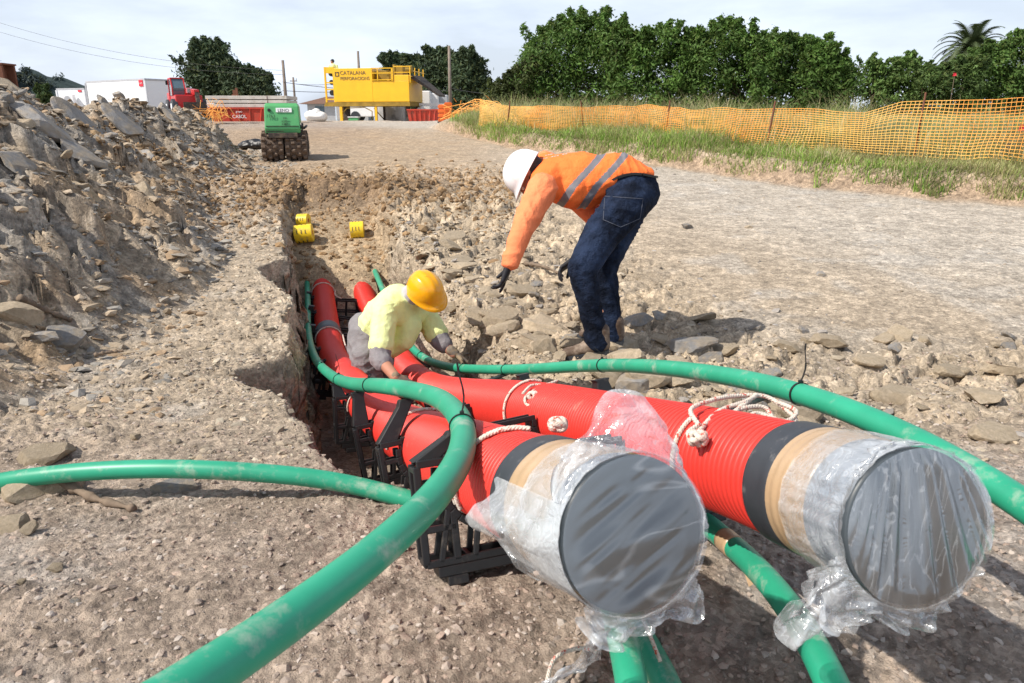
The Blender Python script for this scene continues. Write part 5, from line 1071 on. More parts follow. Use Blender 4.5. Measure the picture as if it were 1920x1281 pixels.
m = MB(); h_ = W(0, 121, 12.5)[2]-bx.location.z; m.box((0, 0, h_/2), (.30, .04, h_)); m.box((0, .3, h_/2), (.30, .04, h_)); m.box((.0, .15, h_/2), (.04, .3, h_)); m.box((0, .15, h_+.012), (.34, .36, .024)); m.build('shaft', M_rust, bx)

# slabs stacked on red skip
def skipc(label, pxl, pxr, pyt, pyb, Y, mt, dp=1.8, lab=None, taper=.88, yaw=0):
    a = W(pxl, pyt, Y); b = W(pxr, pyt, Y); zb_ = W(pxl, pyb, Y)[2]; L_ = b[0]-a[0]; h = a[2]-zb_
    r = empty('skip_container', label, 'skip', ((a[0]+b[0])/2, Y+dp/2, zb_), math.radians(yaw), 'red steel skips'); t = .06; m = MB(); hx, hy = L_/2, dp/2
    o = [(-hx*taper, -hy*.95, 0), (hx*taper, -hy*.95, 0), (hx*taper, hy*.95, 0), (-hx*taper, hy*.95, 0), (-hx, -hy, h), (hx, -hy, h), (hx, hy, h), (-hx, hy, h)]
    i_ = [(x*.97, y*.94, max(z-.0, .08)) for x, y, z in o]
    m.add(o+i_, [(3, 2, 1, 0), (0, 1, 5, 4), (1, 2, 6, 5), (2, 3, 7, 6), (3, 0, 4, 7), (8, 9, 10, 11), (12, 13, 9, 8), (13, 14, 10, 9), (14, 15, 11, 10), (15, 12, 8, 11), (4, 5, 13, 12), (5, 6, 14, 13), (6, 7, 15, 14), (7, 4, 12, 15)]); m.build('skip_body', mt, r)
    m = MB(); m.bar((-hx-.02, -hy-.02, h), (hx+.02, -hy-.02, h), .07); m.bar((-hx-.02, hy, h), (hx+.02, hy, h), .07); m.build('top_rail', mt, r)
    for k in range(6):
        x = (-.8+.32*k)*hx; m = MB(); m.bar((x*taper, -hy*.95-.03, .02), (x, -hy-.03, h-.04), .05); m.build('rib', mt, r)
    if lab:
        for tx, sz, z in lab: text_part('lettering', tx, sz, M_white, r, up_text(-.25*1, -hy*.99-.07, z), .004, 'CENTER')
    return r, h
sk_, h1 = skipc('long red steel skip with white lettering under the stacked concrete slabs', 386, 522, 203, 228, 38, M_skip, 1.8, [('grupo', .13, .42), ('CASOL', .22, .16)])
sk_.location.x += .1
skipc('smaller red skip standing right of the yellow plant', 763, 822, 206, 231, 43, M_skip, 1.6)
for k, (py0, py1) in enumerate(((179, 187), (187.3, 194), (194.3, 202))):
    a = W(384, py0, 38.05); b = W(537, py0, 38.05); z1 = a[2]; z0_ = W(384, py1, 38.05)[2]
    r = empty('concrete_slab', ['top stained concrete slab of the stack on the red skip', 'middle concrete slab of the stack on the red skip', 'bottom concrete slab of the stack on the red skip'][k], 'slab', ((a[0]+b[0])/2+.03*k, 39, z0_), 0, 'concrete slabs stacked on the red skip')
    m = MB(); m.box((0, 0, (z1-z0_)/2), (b[0]-a[0]-.05*k, 1.9, z1-z0_-.03)); m.build('slab_body', M_conc, r, bevel=.012)
    m = MB(); m.box(((b[0]-a[0])*.26, -.96, (z1-z0_)/2), (.02, .02, (z1-z0_)-.04)); m.build('lifting_strap', M_rust, r)
q = W(440, 181, 38.5); r = empty('rusty_bracket', 'rusty upright steel bracket on top of the slab stack', 'bracket', (q[0], q[1], q[2])); m = MB(); m.box((0, 0, .15), (.12, .1, .3)); m.box((.12, 0, .22), (.10, .1, .35)); m.box((.05, 0, .05), (.3, .2, .1)); m.build('bracket_plate', M_rust, r)

# telehandler
q = W(350, 208, 36); tz = q[2]; th_ = empty('telehandler', 'red telehandler with a glazed cab parked before the white cabin', 'telehandler', (q[0], 36, tz), math.radians(-58))
m = MB(); m.box((0, 0, .75), (2.6, 1.5, .75)); m.box((-.95, 0, .95), (.9, 1.6, .7)); m.box((-1.35, 0, .8), (.25, 1.3, .55), taper=.8); m.build('body', M_redpaint, th_, bevel=.06)
m = MB(); m.prism([(-.35, 1.1), (.75, 1.1), (.85, 1.5), (.55, 2.02), (-.3, 2.05)], -.78, -.10); m.build('cab_glass', M_glass, th_)
m = MB()
for a, b in (((-.35, 1.1), (-.3, 2.05)), ((-.3, 2.05), (.55, 2.02)), ((.55, 2.02), (.85, 1.5)), ((.85, 1.5), (.75, 1.1))):
    for y in (-.79, -.09): m.bar((a[0], y, a[1]), (b[0], y, b[1]), .07)
m.box((.12, -.44, 2.07), (.95, .75, .06)); m.build('cab_frame', M_redpaint, th_, bevel=.01)
m = MB(); m.bar((-1.1, .35, 1.45), (1.9, .35, 1.25), .28, .3); m.build('boom', M_redpaint, th_, bevel=.02)
m = MB(); m.bar((1.8, .35, 1.25), (2.2, .35, .5), .2); m.box((2.25, .1, .45), (.08, 1.2, .5)); m.build('fork_carriage', M_dark, th_)
for x in (-.85, .95):
    for y in (-.8, .8):
        m = MB(); m.cyl((x, y-.16, .45), (x, y+.16, .45), .45, n=26); t_ = m.build('wheel', M_rubber, th_, bevel=.04); m = MB(); m.cyl((x, y-.18, .45), (x, y+.18, .45), .2, n=18); m.build('rim', M_white, t_)
m = MB(); m.box((-1.49, -.35, .75), (.03, .3, .22)); m.build('number_plate', M_white, th_); m = MB(); m.box((-.6, -.85, 1.85), (.05, .12, .25)); m.build('mirror', M_black, th_)
th_.scale = (.76, .76, .76); th_.location.z -= .18
# house, bags, tank, tanks, van behind
hp_ = W(572, 228, 70); r = empty('small_house', 'low pale house with a brown tiled roof beyond the crest left of the yellow plant', 'house', (hp_[0], 70, gz(hp_[0], 70)))
zt = W(600, 195, 70)[2]-r.location.z; zp = W(610, 186, 70)[2]-r.location.z
m = MB(); m.box((3, 1.5, zt/2), (5.4, 3, zt)); m.build('wall', mat('grey_render', (.42, .43, .44), .9), r)
m = MB(); m.add([(-.4, -.4, zt), (6.6, -.4, zt), (6.6, 3.4, zt), (-.4, 3.4, zt), (1.7, 1.5, zp+.25), (4.8, 1.5, zp+.25)], [(0, 1, 5, 4), (1, 2, 5), (2, 3, 4, 5), (3, 0, 4), (3, 2, 1, 0)]); m.build('roof', M_tile, r)
m = MB(); m.box((1.4, -.01, zt*.55), (.8, .06, .9)); m.build('window', M_glass, r)
def bagp(px, py, Y, rx_, rz_, label):
    p = W(px, py, Y); z = gz(p[0], Y); blob('bulk_bag', [[((p[0]-rx_*.6, Y, z+rz_*.45), (rx_*.45, .5, rz_*.5)), ((p[0]+rx_*.5, Y, z+rz_*.4), (rx_*.5, .5, rz_*.45))], [((p[0], Y, z+rz_*.6), (rx_*.5, .45, rz_*.5))]], [M_bag], None, .04, 3, lambda co: .05*vn3(co*3, 3))
    o = [o for o in bpy.data.objects if o.name.startswith('bulk_bag')][-1]; return tag(o, label, 'bulk bag', 'white bulk bags')
bagp(594, 226, 44, .62, .62, 'heap of white bulk bags on the crest left of the yellow plant')
bagp(792, 226, 46.5, .35, .9, 'white bag propped against the small red skip')
p = W(737, 228, 50); r = empty('round_tank', 'grey round concrete tank under the right half of the yellow plant', 'tank', (p[0], 50, gz(p[0], 50))); m = MB(); m.cyl((0, 0, 0), (0, 0, 1.05), .95, n=36); m.build('tank_wall', mat('grey_concrete', (.36, .36, .37), .9, dirt=(.2, .2, .2)), r); m = MB(); m.cyl((0, 0, 1.05), (0, 0, 1.12), .99, n=36); m.build('tank_rim', M_grey, r)
p = W(640, 228, 49.5); r = empty('portable_toilet', 'pale blue cabin standing beneath the left end of the yellow plant', 'toilet cabin', (p[0], 49.5, gz(p[0], 49.5))); m = MB(); m.box((0, 0, .95), (.55, .6, 1.9)); m.build('cabin_shell', mat('pale_blue_plastic', (.55, .65, .75), .5), r, bevel=.02); m = MB(); m.box((0, -.31, .9), (.4, .03, 1.6)); m.build('door', M_grey, r)
p = W(688, 228, 55); r = empty('parked_van', 'white van half hidden below the yellow plant', 'van', (p[0], 55, gz(p[0], 55)))
m = MB(); m.prism([(-1.2, .3), (2.6, .3), (2.6, 1.95), (.35, 1.95), (-.5, 1.15), (-1.2, .95)], -.9, .9); m.build('body', M_white, r, bevel=.05); m = MB(); m.add([(.30, -.8, 1.86), (.30, .8, 1.86), (-.48, .8, 1.2), (-.48, -.8, 1.2), (.34, -.8, 1.90), (.34, .8, 1.90), (-.52, .8, 1.24), (-.52, -.8, 1.24)], [(4, 5, 6, 7), (0, 3, 2, 1), (0, 1, 5, 4), (1, 2, 6, 5), (2, 3, 7, 6), (3, 0, 4, 7)]); m.prism([(-.25, 1.2), (.6, 1.2), (.6, 1.8), (.35, 1.8)], -.92, -.9); m.build('windscreen', M_glass, r)
for x in (-.6, 1.9):
    for y in (-.85, .85): m = MB(); m.cyl((x, y-.1, .33), (x, y+.1, .33), .33, n=20); m.build('wheel', M_rubber, r)
p = W(664, 229, 44.5); r = empty('garden_table', 'small white and green tray lying on the crest under the yellow plant', 'tray', (p[0], 44.5, gz(p[0], 44.5))); m = MB(); m.box((0, 0, .08), (.55, .5, .16), taper=.9); m.build('tray_body', M_grn, r, bevel=.02); m = MB(); m.box((0, 0, .19), (.6, .55, .05)); m.build('lid', M_white, r, bevel=.01)
for px, Y, w_, h, lab in ((801, 49, .55, 1.7, 'narrow white water tank right of the yellow plant'), (815, 49.5, .62, 1.6, 'wide white water tank next to the narrow one'), (832, 50, .65, 1.5, 'grey caged tank at the right end of the tank row')):
    p = W(px, 228, Y); g_ = gz(p[0], Y); r = empty('water_tank', lab, 'tank', (p[0], Y, g_), 0, 'tanks right of the yellow plant'); m = MB(); m.box((0, 0, h/2+.1), (w_, .9, h)); m.build('tank_body', M_white if w_ < .64 else M_grey, r, bevel=.05)
    m = MB(); m.cyl((0, 0, h+.1), (0, 0, h+.18), .12, n=16); m.build('lid', M_black, r); m = MB(); m.box((0, 0, .05), (w_+.05, .95, .10)); m.build('pallet', M_wood, r)
p = W(790, 229, 47); r = empty('long_table', 'long white worktop behind the small red skip', 'worktop', (p[0], 47, gz(p[0], 47))); m = MB(); m.box((.2, 0, .95), (2.4, .7, .16)); m.build('top', M_white, r); 
for x in (-.9, 1.3): m = MB(); m.box((x, 0, .44), (.08, .6, .88)); m.build('leg', M_grey, r)
for k, (px, Y) in enumerate(((829, 36.5), (841, 36.0))):
    p = W(px, 230, Y); r = empty('plastic_barrier', ['orange plastic barrier left of the pair beside the small red skip', 'orange plastic barrier right of the pair beside the small red skip'][k], 'barrier', (p[0], Y, gz(p[0], Y)), .2*k, 'orange plastic barriers')
    m = MB()
    for z in (.12, .32, .52, .72): m.box((0, 0, z), (.36, .10, .13))
    m.box((0, 0, .42), (.28, .05, .8)); m.build('panel', mat('orange_barrier', (.75, .15, .02), .5), r, bevel=.01); m = MB(); m.box((0, 0, .03), (.42, .3, .06)); m.build('foot', M_black, r)
# orange net lying at the foot of the skip
p = W(410, 224, 30)

# ------------------------------------------------------------------ poles and wires
def pole(px, pyt, Y, r_, label, cross=False):
    p = W(px, pyt, Y); z = gz(p[0], Y); r = empty('utility_pole', label, 'utility pole', (p[0], Y, z), 0, 'timber utility poles'); m = MB(); m.cyl((0, 0, -.2), (0, 0, p[2]-z), r_*1.15, r_*.8, 12); m.build('shaft', M_pole, r, True)
    if cross: m = MB(); m.box((0, 0, p[2]-z-.35), (.7, .08, .08)); m.build('crossarm', M_pole, r); m = MB(); m.cyl((.3, 0, p[2]-z-.3), (.3, 0, p[2]-z-.1), .04, n=8); m.build('insulator', M_grey, r)
    return (p[0], Y, p[2])
pa = pole(530, 113, 60, .13, 'tall timber pole just right of the stacked slabs'); pb = pole(549.5, 145, 78, .12, 'shorter dark pole between the tall pole and the small house', True)
pc_ = pole(671, 96, 66, .12, 'pole standing up behind the yellow plant'); pd = pole(842, 86, 48, .10, 'tall slim pole before the dark trees right of the yellow plant')
for (a, b, sag, l) in (((530, 154, 60), (842, 170, 48), .25, 'upper wire between the poles across the sky'), ((530, 170, 60), (671, 171, 66), .1, 'lower wire left of the yellow plant'), ((549, 157, 78), (620, 158, 90), .1, 'short dark wire left of the yellow plant'),
                   ((-40, 30, 70), (530, 132, 60), .9, 'highest faint wire over the white cabin'), ((-40, 48, 70), (530, 140, 60), .9, 'second faint wire over the white cabin'), ((842, 165, 48), (960, 178, 44), .1, 'wire running from the slim pole into the hedge')):
    A = W(*a); B = W(*b); t = np.linspace(0, 1, 24)[:, None]; c = A*(1-t)+B*t; c[:, 2] -= sag*4*(t*(1-t))[:, 0]; tag(tube_obj('overhead_wire', c, .011 if 'faint' in l else .02, M_wire, None, 5), l, 'wire', 'overhead wires')

# ------------------------------------------------------------------ trees
def leaves(name, cl, n, ls, col, parent, seed, up=.35, yel=.25):
    rg = np.random.default_rng(seed); cl = np.array(cl, float); wts = cl[:, 3]**1.35; i = rg.choice(len(cl), n, p=wts/wts.sum()); C = cl[i]
    d = rg.normal(size=(n, 3)); d /= np.linalg.norm(d, axis=1)[:, None]; rr = C[:, 3]*(rg.random(n)**.42)*(.84+.75*vn3(C[:, :3]*.1+d*3.1, seed))*(1+.30*(rg.random(n) < .15)); p = C[:, :3]+d*rr[:, None]*np.array([1, 1, .82])
    nrm = d+rg.normal(size=(n, 3))*.65+np.array([0, 0, up]); nrm /= np.linalg.norm(nrm, axis=1)[:, None]; a = np.cross(nrm, rg.normal(size=(n, 3))); a /= np.linalg.norm(a, axis=1)[:, None]; b = np.cross(nrm, a)
    s = ls*rg.uniform(.6, 1.35, n)[:, None]; V = np.stack([p-a*s, p-b*s*.42+nrm*s*.16, p+a*s*rg.uniform(.7, 1.5, n)[:, None], p+b*s*.42+nrm*s*.16], 1).reshape(-1, 3); Fc = np.arange(4*n).reshape(-1, 4)
    me = np_mesh(name, V, Fc); k = ((.72+.45*rg.random(n)+.25*vn3(p*1.1, seed+2))*(.8+.5*rg.random(len(cl)))[i])[:, None]; c = np.array(col)[None]*k; c = c+(np.array([.10, .11, .02])-c)*(rg.random(n)[:, None] < yel)*.5; vcol(me, np.repeat(np.clip(c, .004, 1), 4, 0)); return link(name, me, M_leaf, parent, False)
def tree(label, px0, px1, pyt, pyb, Y, n, ls, col, seed, name='tree', cat='tree', group=None, trunks=1, lumps=26, th=None, prof=None, low=0.):
    a = W(px0, pyb, Y); b = W(px1, pyb, Y); cx = (a[0]+b[0])/2; hw = (b[0]-a[0])/2; g = gz(cx, Y); zt = W((px0+px1)/2, pyt, Y)[2]; rg = random.Random(seed); root = empty(name, label, cat, (cx, Y, g), 0, group); H = zt-g; cl = []
    for k in range(lumps):
        u = -1+2*(k+rg.random())/lumps; e = prof(u) if prof else math.sqrt(max(0, 1-u*u*.85)); ztop = H*e; r = H*rg.uniform(.13, .23)
        cl.append((u*(hw-r*.6), rg.uniform(-.5, .5)*min(hw, H*.55), ztop-r*.85, r))
        for q_ in range(3): r3 = H*rg.uniform(.045, .085); uu = u+rg.uniform(-1, 1)/lumps; cl.append((uu*(hw-r*.6), rg.uniform(-.3, .3)*H*.5, ztop-r3*rg.uniform(-.2, .8), r3*1.0))
        for f in (.12, .38, .62): z = low*H+(ztop-low*H)*(f+rg.uniform(-.08, .08)); r2 = H*rg.uniform(.14, .20); cl.append((u*(hw-r2*.5)+rg.uniform(-.1, .1)*H, rg.uniform(-.6, .5)*min(hw, H*.55), max(z, low*H+r2*.3), r2))
    for q_ in range(90):
        c0_ = cl[rg.randrange(len(cl))]; 
        if c0_[2] < H*.45: continue
        dv = V3((rg.uniform(-1, 1), rg.uniform(-.8, .3), rg.uniform(.3, 1.4))).normalized()
        for dd, rr_ in ((.9, .050), (1.15, .038), (1.36, .026), (1.52, .017)): cl.append((c0_[0]+dv.x*c0_[3]*dd, c0_[1]+dv.y*c0_[3]*dd, c0_[2]+dv.z*c0_[3]*dd*.9, H*rr_))
    leaves('crown', cl, int(n*1.7), ls*.95, col, root, seed)
    # twigs sticking out of the crown
    for t in range(trunks):
        x = 0 if trunks == 1 else (-.6+1.2*t/(trunks-1))*hw; m = MB(); m.tube(spline([(x, 0, -.2), (x+.05*H, .1, H*.3), (x-.03*H, 0, H*.62)], 12), .035*H*(.6 if trunks > 1 else 1), 8)
        for c in cl[t::trunks][:9]:
            st = (x, 0, H*.28) if low > .2 else (x, 0, .1*H); m.tube(spline([st, ((x+c[0])/2, c[1]*.4, (st[2]+c[2])/2+.1), (c[0], c[1], c[2])], 8), [.014*H, .013*H, .012*H, .010*H, .009*H, .008*H, .006*H, .004*H], 6)
        m.build('trunk', M_bark, root, True)
    return root
G = (.10, .185, .038); G2 = (.065, .10, .05); G3_ = (.055, .10, .02)
hg = 'dense broadleaf trees behind the orange fence'
tree('tallest dark green tree at the left end of the hedge above the orange fence', 962, 1180, 36, 215, 33, 20000, .085, G, 11, trunks=3, group=hg, prof=lambda u: .74+.26*math.sqrt(max(0, 1-(u*1.0-.15)**2))-.12*max(0, -u), lumps=30)
tree('second dark green tree of the hedge, just right of the tallest', 1120, 1310, 48, 215, 31.5, 17000, .082, G, 12, trunks=2, group=hg, prof=lambda u: .93-.05*u*u+.05*math.sin(u*7), lumps=26)
tree('third dark green tree of the hedge with a pointed top', 1270, 1440, 42, 215, 31, 15000, .082, G, 13, trunks=2, group=hg, prof=lambda u: .84+.14*math.exp(-((u+.1)/.3)**2), lumps=24)
tree('fourth dark green tree of the hedge, lower than its neighbours on the left', 1390, 1545, 70, 215, 30, 14000, .08, G, 14, trunks=2, group=hg, prof=lambda u: .95-.1*u*u, lumps=22)
tree('rightmost dark green tree of the hedge, sloping down to a gap of sky', 1490, 1602, 92, 215, 29, 10000, .078, G, 15, trunks=2, group=hg, prof=lambda u: .97-.22*max(0, u)-.04*u*u, lumps=18)
tree('lower olive green bush at the left foot of the hedge', 912, 1010, 112, 222, 32, 9000, .07, (.075, .10, .03), 16, name='bush', cat='bush', group='bushes behind the orange fence', prof=lambda u: .75+.25*u, lumps=16)
bg_ = 'bushes behind the orange fence'
tree('light green bush right of the gap of sky', 1608, 1735, 104, 218, 30, 9000, .075, (.13, .22, .055), 17, name='bush', cat='bush', group=bg_, prof=lambda u: .85+.12*math.sin(u*5), lumps=18, trunks=2)
tree('bush in front of the palm tree', 1700, 1840, 112, 218, 29, 10000, .07, (.11, .18, .05), 18, name='bush', cat='bush', group=bg_, prof=lambda u: .9+.08*u, lumps=18, trunks=2)
tree('dark rounded tree at the right edge beside the palm', 1795, 1960, 70, 218, 30, 15000, .08, G, 19, trunks=2, group=hg, prof=lambda u: .78+.20*math.sqrt(max(0, 1-(u-.4)**2)), lumps=24)
dg = 'distant dark trees on the crest'
tree('tall distant tree on the crest behind the slabs, left one', 360, 452, 88, 235, 75, 11000, .20, G2, 21, group=dg, low=.3, prof=lambda u: 1-.12*u*u, lumps=24)
tree('lower distant tree sloping to the right behind the slabs', 425, 522, 122, 235, 74, 9000, .19, G2, 22, group=dg, low=.15, prof=lambda u: .95-.22*max(0, u), lumps=20)
tree('distant dark tree directly right of the yellow plant top', 714, 806, 102, 235, 68, 10000, .18, G2, 23, group=dg, prof=lambda u: .93-.06*u*u, lumps=22)
tree('distant dark tree between the slim pole and the hedge', 790, 862, 98, 235, 66, 10000, .17, G2, 24, group=dg, prof=lambda u: .97-.06*u*u, lumps=20)
tree('distant dark tree right of the slim pole', 845, 918, 96, 235, 64, 10000, .17, G2, 25, group=dg, prof=lambda u: .97-.2*max(0, u)-.05*u*u, lumps=20)
tree('small light green bush before the wooded hill', 72, 108, 166, 225, 90, 3000, .2, (.06, .1, .03), 26, name='bush', cat='bush', group=bg_, lumps=8)
# the wood on the hill
cl = []; rg = random.Random(5)
for k in range(170): x = -420+240*rg.random(); z = 6+26*math.exp(-((x+330)/52)**2); cl.append((x, 528+rg.uniform(-16, 16), z*rg.uniform(.2, 1.03), rg.uniform(3, 6)))
o = leaves('wood', cl, 40000, 1.2, (.06, .085, .085), None, 77); tag(o, 'far wood of conifers covering the hill on the left skyline', 'wood', kind='stuff')  # bluish leaf tint carries the distance haze in its colour
# palm
p = W(1815, 125, 40); g = gz(p[0], 40); zc = p[2]+.75; pr = empty('palm_tree', 'palm tree with arching feathery fronds above the bushes at right', 'palm tree', (p[0], 40, g))
m = MB(); m.tube(spline([(0, 0, -.2), (.05, 0, (zc-g)*.5), (0, 0, zc-g)], 20), .24, 12); m.build('trunk', M_bark, pr, True); rg = random.Random(3)
for k in range(60):
    az = k*2.399; el = 1.4-1.45*(k/60)**.9; L_ = rg.uniform(1.6, 2.1); pts = []; d = V3((math.cos(az)*math.cos(el), math.sin(az)*math.cos(el), math.sin(el))); q = V3((0, 0, zc-g)); drop = .10
    V = []; Fc = []
    for j in range(15):
        pts.append(q.copy()); d = (d+V3((0, 0, -.060-.012*j*(1 if el > .2 else .7)))).normalized(); q = q+d*L_/14
    m = MB(); m.tube(pts, [.022*(1-j/16) for j in range(15)], 5)
    for j in range(1, 30):
        t = j/30*14; i0 = int(t); q = pts[i0].lerp(pts[min(i0+1, 14)], t-i0); dv = (pts[min(i0+1, 14)]-pts[max(i0-1, 0)]).normalized(); sd = dv.cross(V3((0, 0, 1))); sd = sd.normalized() if sd.length > .05 else V3((1, 0, 0)); ll = .42*math.sin(.35+2.5*j/30)
        for s_ in (-1, 1):
            e = q+(sd*s_*.8+dv*.55+V3((0, 0, -.18))).normalized()*ll; u_ = dv*.034; m.add([q-u_, q+u_, e], [(0, 1, 2)])
    m.build('frond', M_pfrond if 'M_pfrond' in globals() else globals().setdefault('M_pfrond', mat('palm_frond', (.06, .085, .03), .6, var=.2)), pr)

# ------------------------------------------------------------------ orange safety fence
fb = [(2080, 318), (1920, 304), (1800, 300), (1680, 292), (1560, 282), (1400, 268), (1260, 254), (1140, 246), (1040, 243), (960, 240), (900, 236)]
fp = [tuple(on_ground(x, y+4)[:2]) for x, y in fb]
ftop = [(1940, 176), (1860, 183), (1680, 186), (1620, 207), (1560, 205), (1490, 197), (1380, 203), (1250, 200), (1130, 198), (1040, 196), (960, 205), (900, 182), (850, 212)]
fc = spline(np.array([(x, y, 0) for x, y in fp]), 300)
fence = empty('safety_fence', 'long sagging orange net fence on steel stakes along the grassy bank', 'fence', (fp[0][0], fp[0][1], gz(*fp[0]))); fo = V3(fence.location)
S = np.r_[0, np.cumsum(np.linalg.norm(np.diff(fc, axis=0), axis=1))]; Lf = S[-1]; nh = int(Lf/.058); q = np.linspace(0, Lf, nh); fx = np.interp(q, S, fc[:, 0]); fy = np.interp(q, S, fc[:, 1]); gb = ground_h(fx, fy)
ftop.sort(); d_ = np.stack([fx, fy], 1); pxs = 960+1400*fx/(fy*math.cos(PITCH)); 
topz = np.array([W(px, np.interp(px, [a for a, b in ftop], [b for a, b in ftop]), y)[2] for px, y in zip(pxs, fy)]); hh = np.clip(topz-gb-.08, .5, 1.6); 
nv = 19; tt = np.linspace(0, 1, nv); base = gb+.04
sway = .10*vn(q*.9, q*0, 3); G_ = np.zeros((nh, nv, 3))
for j, t in enumerate(tt):
    z = base+hh*t+.02*vn(q*2, q*0+j*.3, 5); lean = sway*t+.06*vn(q*1.4, np.full(nh, t*2.), 7); G_[:, j] = np.stack([fx+lean, fy+lean*.6, z], 1)
G_ -= np.array(fo)
def ribbon(A, B, wv, th=.0035):
    n = len(A); d = B-A; d /= np.linalg.norm(d, axis=1)[:, None]; s_ = np.cross(d, np.array([.6, .8, 0])); s_ /= np.maximum(np.linalg.norm(s_, axis=1)[:, None], 1e-6); o = np.cross(d, s_)*th; s_ = s_*wv
    V = np.stack([A-s_-o, A+s_-o, A+s_+o, A-s_+o, B-s_-o, B+s_-o, B+s_+o, B-s_+o], 1); f = np.array([(0, 1, 5, 4), (1, 2, 6, 5), (2, 3, 7, 6), (3, 0, 4, 7)]); return V.reshape(-1, 3), (f[None]+(np.arange(n)*8)[:, None, None]).reshape(-1, 4)
Va, Fa = ribbon(G_[:-1].reshape(-1, 3), G_[1:].reshape(-1, 3), .0038); Vb, Fb = ribbon(G_[:, :-1].reshape(-1, 3), G_[:, 1:].reshape(-1, 3), .0026)
me = np_mesh('net', np.vstack([Va, Vb]), np.vstack([Fa, Fb+len(Va)])); link('net', me, M_net, fence, False)
for k in range(0, nh, 40):
    m = MB(); a = G_[k, 0]-np.array([0, 0, .25]); b = G_[k, -1]+np.array([0, 0, .12]); m.bar(a, b, .022); m.build('stake', M_rust, fence)
for px, py, Y in ((408, 0, 0),): pass
# bunched net at the far left end
def bunch(label, pts, nn=26, seed=2):
    rg = np.random.default_rng(seed); root = None; m = MB()
    c = np.array(pts)
    for k in range(nn):
        t = rg.random(len(c))*.0; off = rg.normal(size=3)*np.array([.2, .2, .12]); w_ = c+off+rg.normal(size=c.shape)*.10; m.tube(spline(w_, 16), .010, 4)
    for k in range(nn*4):
        i = rg.random()*(len(c)-1); p_ = c[int(i)]*(1-i % 1)+c[int(i)+1]*(i % 1)+rg.normal(size=3)*np.array([.3, .2, .2]); m.bar(p_, p_+rg.normal(size=3)*.22, .012)
    o = m.build('safety_net', M_net, None); return tag(o, label, 'net', 'loose orange safety nets')
bunch('bunched orange net heaped at the left end of the fence', [W(855, 222, 27), W(895, 208, 27), W(930, 218, 26), W(950, 238, 25)], 40)
bunch('crumpled orange net at the foot of the red skip', [W(393, 217, 33), W(403, 208, 33), W(413, 222, 33)], 16, 4)
# red marker flags
for k, (px, py, Y, l) in enumerate(((1118, 228, 20, 'red marker flag left of centre in the grass before the orange fence'), (1387, 243, 16.5, 'red marker flag in the middle of the grassy bank'), (1917, 240, 11, 'red marker flag at the right edge in front of the fence'), (1790, 140, 24, 'pale red flag on a tall stake before the palm'))):
    p = W(px, py, Y); g = gz(p[0], p[1]); r = wempty('marker_flag', l, 'flag', (p[0], p[1], g), 'red marker flags'); m = MB(); m.cyl((p[0], p[1], g-.05), (p[0], p[1], p[2]+.03), .008, n=6); m.build('stake', M_wood, r)
    m = MB(); s_ = .045; m.add([(p[0]-s_, p[1]-.012, p[2]-s_), (p[0]+s_, p[1]-.03, p[2]-s_*.8), (p[0]+s_*.8, p[1]-.01, p[2]+s_), (p[0]-s_*.8, p[1]-.02, p[2]+s_*1.1), (p[0]-s_, p[1]+.012, p[2]-s_), (p[0]+s_, p[1]-.01, p[2]-s_*.8), (p[0]+s_*.8, p[1]+.01, p[2]+s_), (p[0]-s_*.8, p[1]+.0, p[2]+s_*1.1)], [(0, 1, 2, 3), (7, 6, 5, 4), (0, 4, 5, 1), (1, 5, 6, 2), (2, 6, 7, 3), (3, 7, 4, 0)]); m.build('cloth', M_rlogo, r)
for px, py, l in ((1886, 300, 'short pale wooden peg in the grass at right'), (1562, 255, 'thin dead stalk before the net')):
    q = on_ground(px, py); r = wempty('wooden_peg', l, 'peg', q); m = MB(); m.bar(q, q+np.array([0, 0, .22]), .03 if py == 300 else .008); m.build('peg_shaft', M_wood, r)
# wire fence on the skyline between the hedge and the bushes
p0 = W(1596, 125, 34); p1 = W(1642, 125, 34); r = wempty('wire_fence', 'tall wire mesh fence in the gap between the hedge and the right bushes', 'fence', (p0[0], 34, gz(p0[0], 34))); m = MB()
for k in range(8): x = p0[0]+(p1[0]-p0[0])*k/7; m.bar((x, 34, gz(x, 34)), (x, 34, p0[2]), .012)
for z in np.linspace(gz(p0[0], 34)+.3, p0[2], 12): m.bar((p0[0], 34, z), (p1[0], 34, z), .010)
m.build('wire_mesh', M_grey, r); m = MB(); xx = p0[0]+(p1[0]-p0[0])*.35; m.bar((xx, 34, gz(xx, 34)), (xx, 34, p0[2]+.25), .05); m.build('fence_post', M_grey, r)

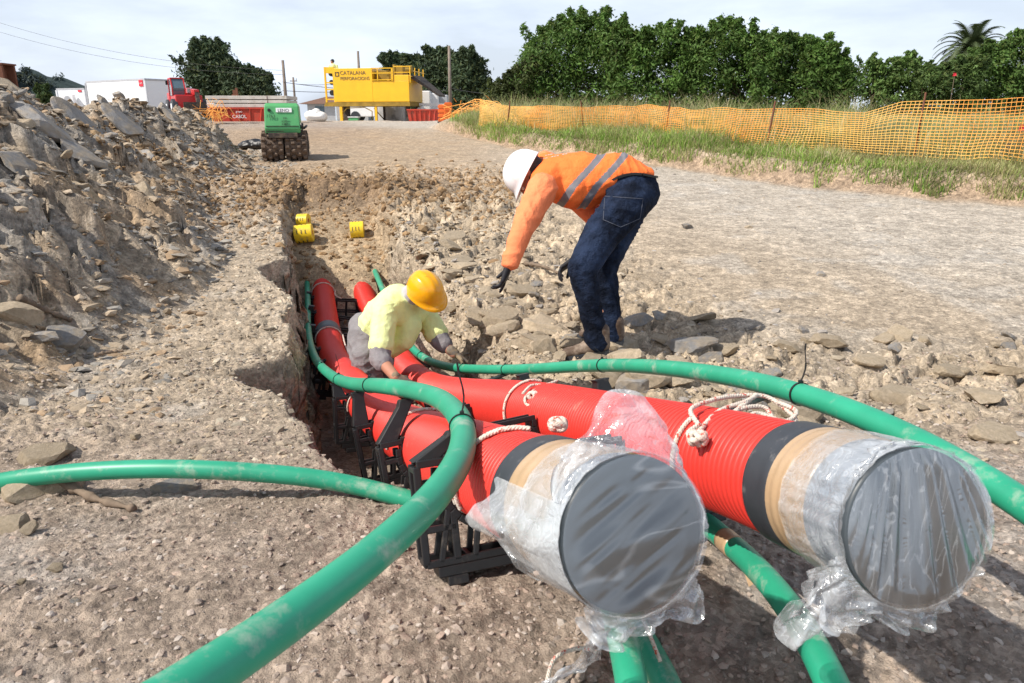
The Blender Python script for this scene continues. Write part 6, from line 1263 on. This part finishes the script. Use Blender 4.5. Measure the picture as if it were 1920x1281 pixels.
# ------------------------------------------------------------------ grass on the bank
def grass(name, n, fx, hmin, hmax, label, cols, wd=.0042, seed=9):
    rg = np.random.default_rng(seed); pts = np.array([fx(rg) for _ in range(n)]); X, Y = pts.T; H, I = ground_h(X, Y, True); k = (I['dB']+.25*fbm(X*2.5, Y*2.5, 3, 34) > .08) & (X > -3.2) & (I['heap'] < .2); X, Y, H = X[k], Y[k], H[k]; n = len(X)
    cl_ = .45+.75*np.clip(.5+fbm(X*1.1, Y*1.1, 3, 60)*1.5, 0, 1); h = (hmin+(hmax-hmin)*rg.random(n)**1.5)*cl_; a = rg.uniform(0, 6.28, n); le = rg.uniform(.1, 1.1, n)*h; wv = wd*(1+Y*.035)
    dx, dy = np.cos(a), np.sin(a); sx, sy = -dy, dx; V = []
    for t, wk, bk in ((0, 1, 0), (.5, .8, .22), (1, .15, 1)):
        cx = X+dx*le*bk; cy = Y+dy*le*bk; z = H+h*t*(1-.15*bk)-.02
        V += [np.stack([cx-sx*wv*wk, cy-sy*wv*wk, z], 1), np.stack([cx+sx*wv*wk, cy+sy*wv*wk, z], 1)]
    V = np.stack(V, 1).reshape(-1, 3); f = np.array([(0, 1, 3, 2), (2, 3, 5, 4)]); Fc = (f[None]+(np.arange(n)*6)[:, None, None]).reshape(-1, 4); me = np_mesh(name, V, Fc)
    c = np.array(cols)[rg.integers(0, len(cols), n)]*rg.uniform(.7, 1.3, (n, 1)); m_ = ss(-.1, .35, fbm(X*.7, Y*.7, 3, 61))[:, None]; c = c*(1-.6*m_)+np.array([.42, .36, .19])*.6*m_; vcol(me, np.repeat(c, 6, 0)); tag(link(name, me, M_grass, None, False), label, 'grass', kind='stuff')
def fg(rg):
    px = rg.uniform(830, 2050); 
    Y = rg.uniform(8.5, 30)**1.0; X = (px-960)/1400*(9+12*rg.random()); yb = np.interp(X, BKx, BKy); return X, yb-.1+4.5*rg.random()**1.3 if rg.random() < .75 else yb+14*rg.random()
gc = [(.22, .40, .05), (.28, .44, .08), (.18, .30, .05), (.36, .42, .15), (.48, .42, .23), (.42, .36, .2)]
grass('grass', 110000, fg, .05, .32, 'long mixed green and dry grass on the bank', gc)
def fg2(rg):
    t = rg.random()*(len(fp)-1); i = int(t); p = np.array(fp[i])*(1-t+i)+np.array(fp[min(i+1, len(fp)-1)])*(t-i); return p[0]+rg.normal()*.5+.3, p[1]+abs(rg.normal())*3.0
grass('tall_grass', 16000, fg2, .3, .8, 'tall dry stalks of grass around and behind the orange fence', [(.50, .44, .25), (.36, .37, .16), (.24, .30, .09)], .003, 10)
for o in bpy.data.objects:
    if '_w' in o: del o['_w']
for m_ in bpy.data.materials:
    if '_' in m_: del m_['_']
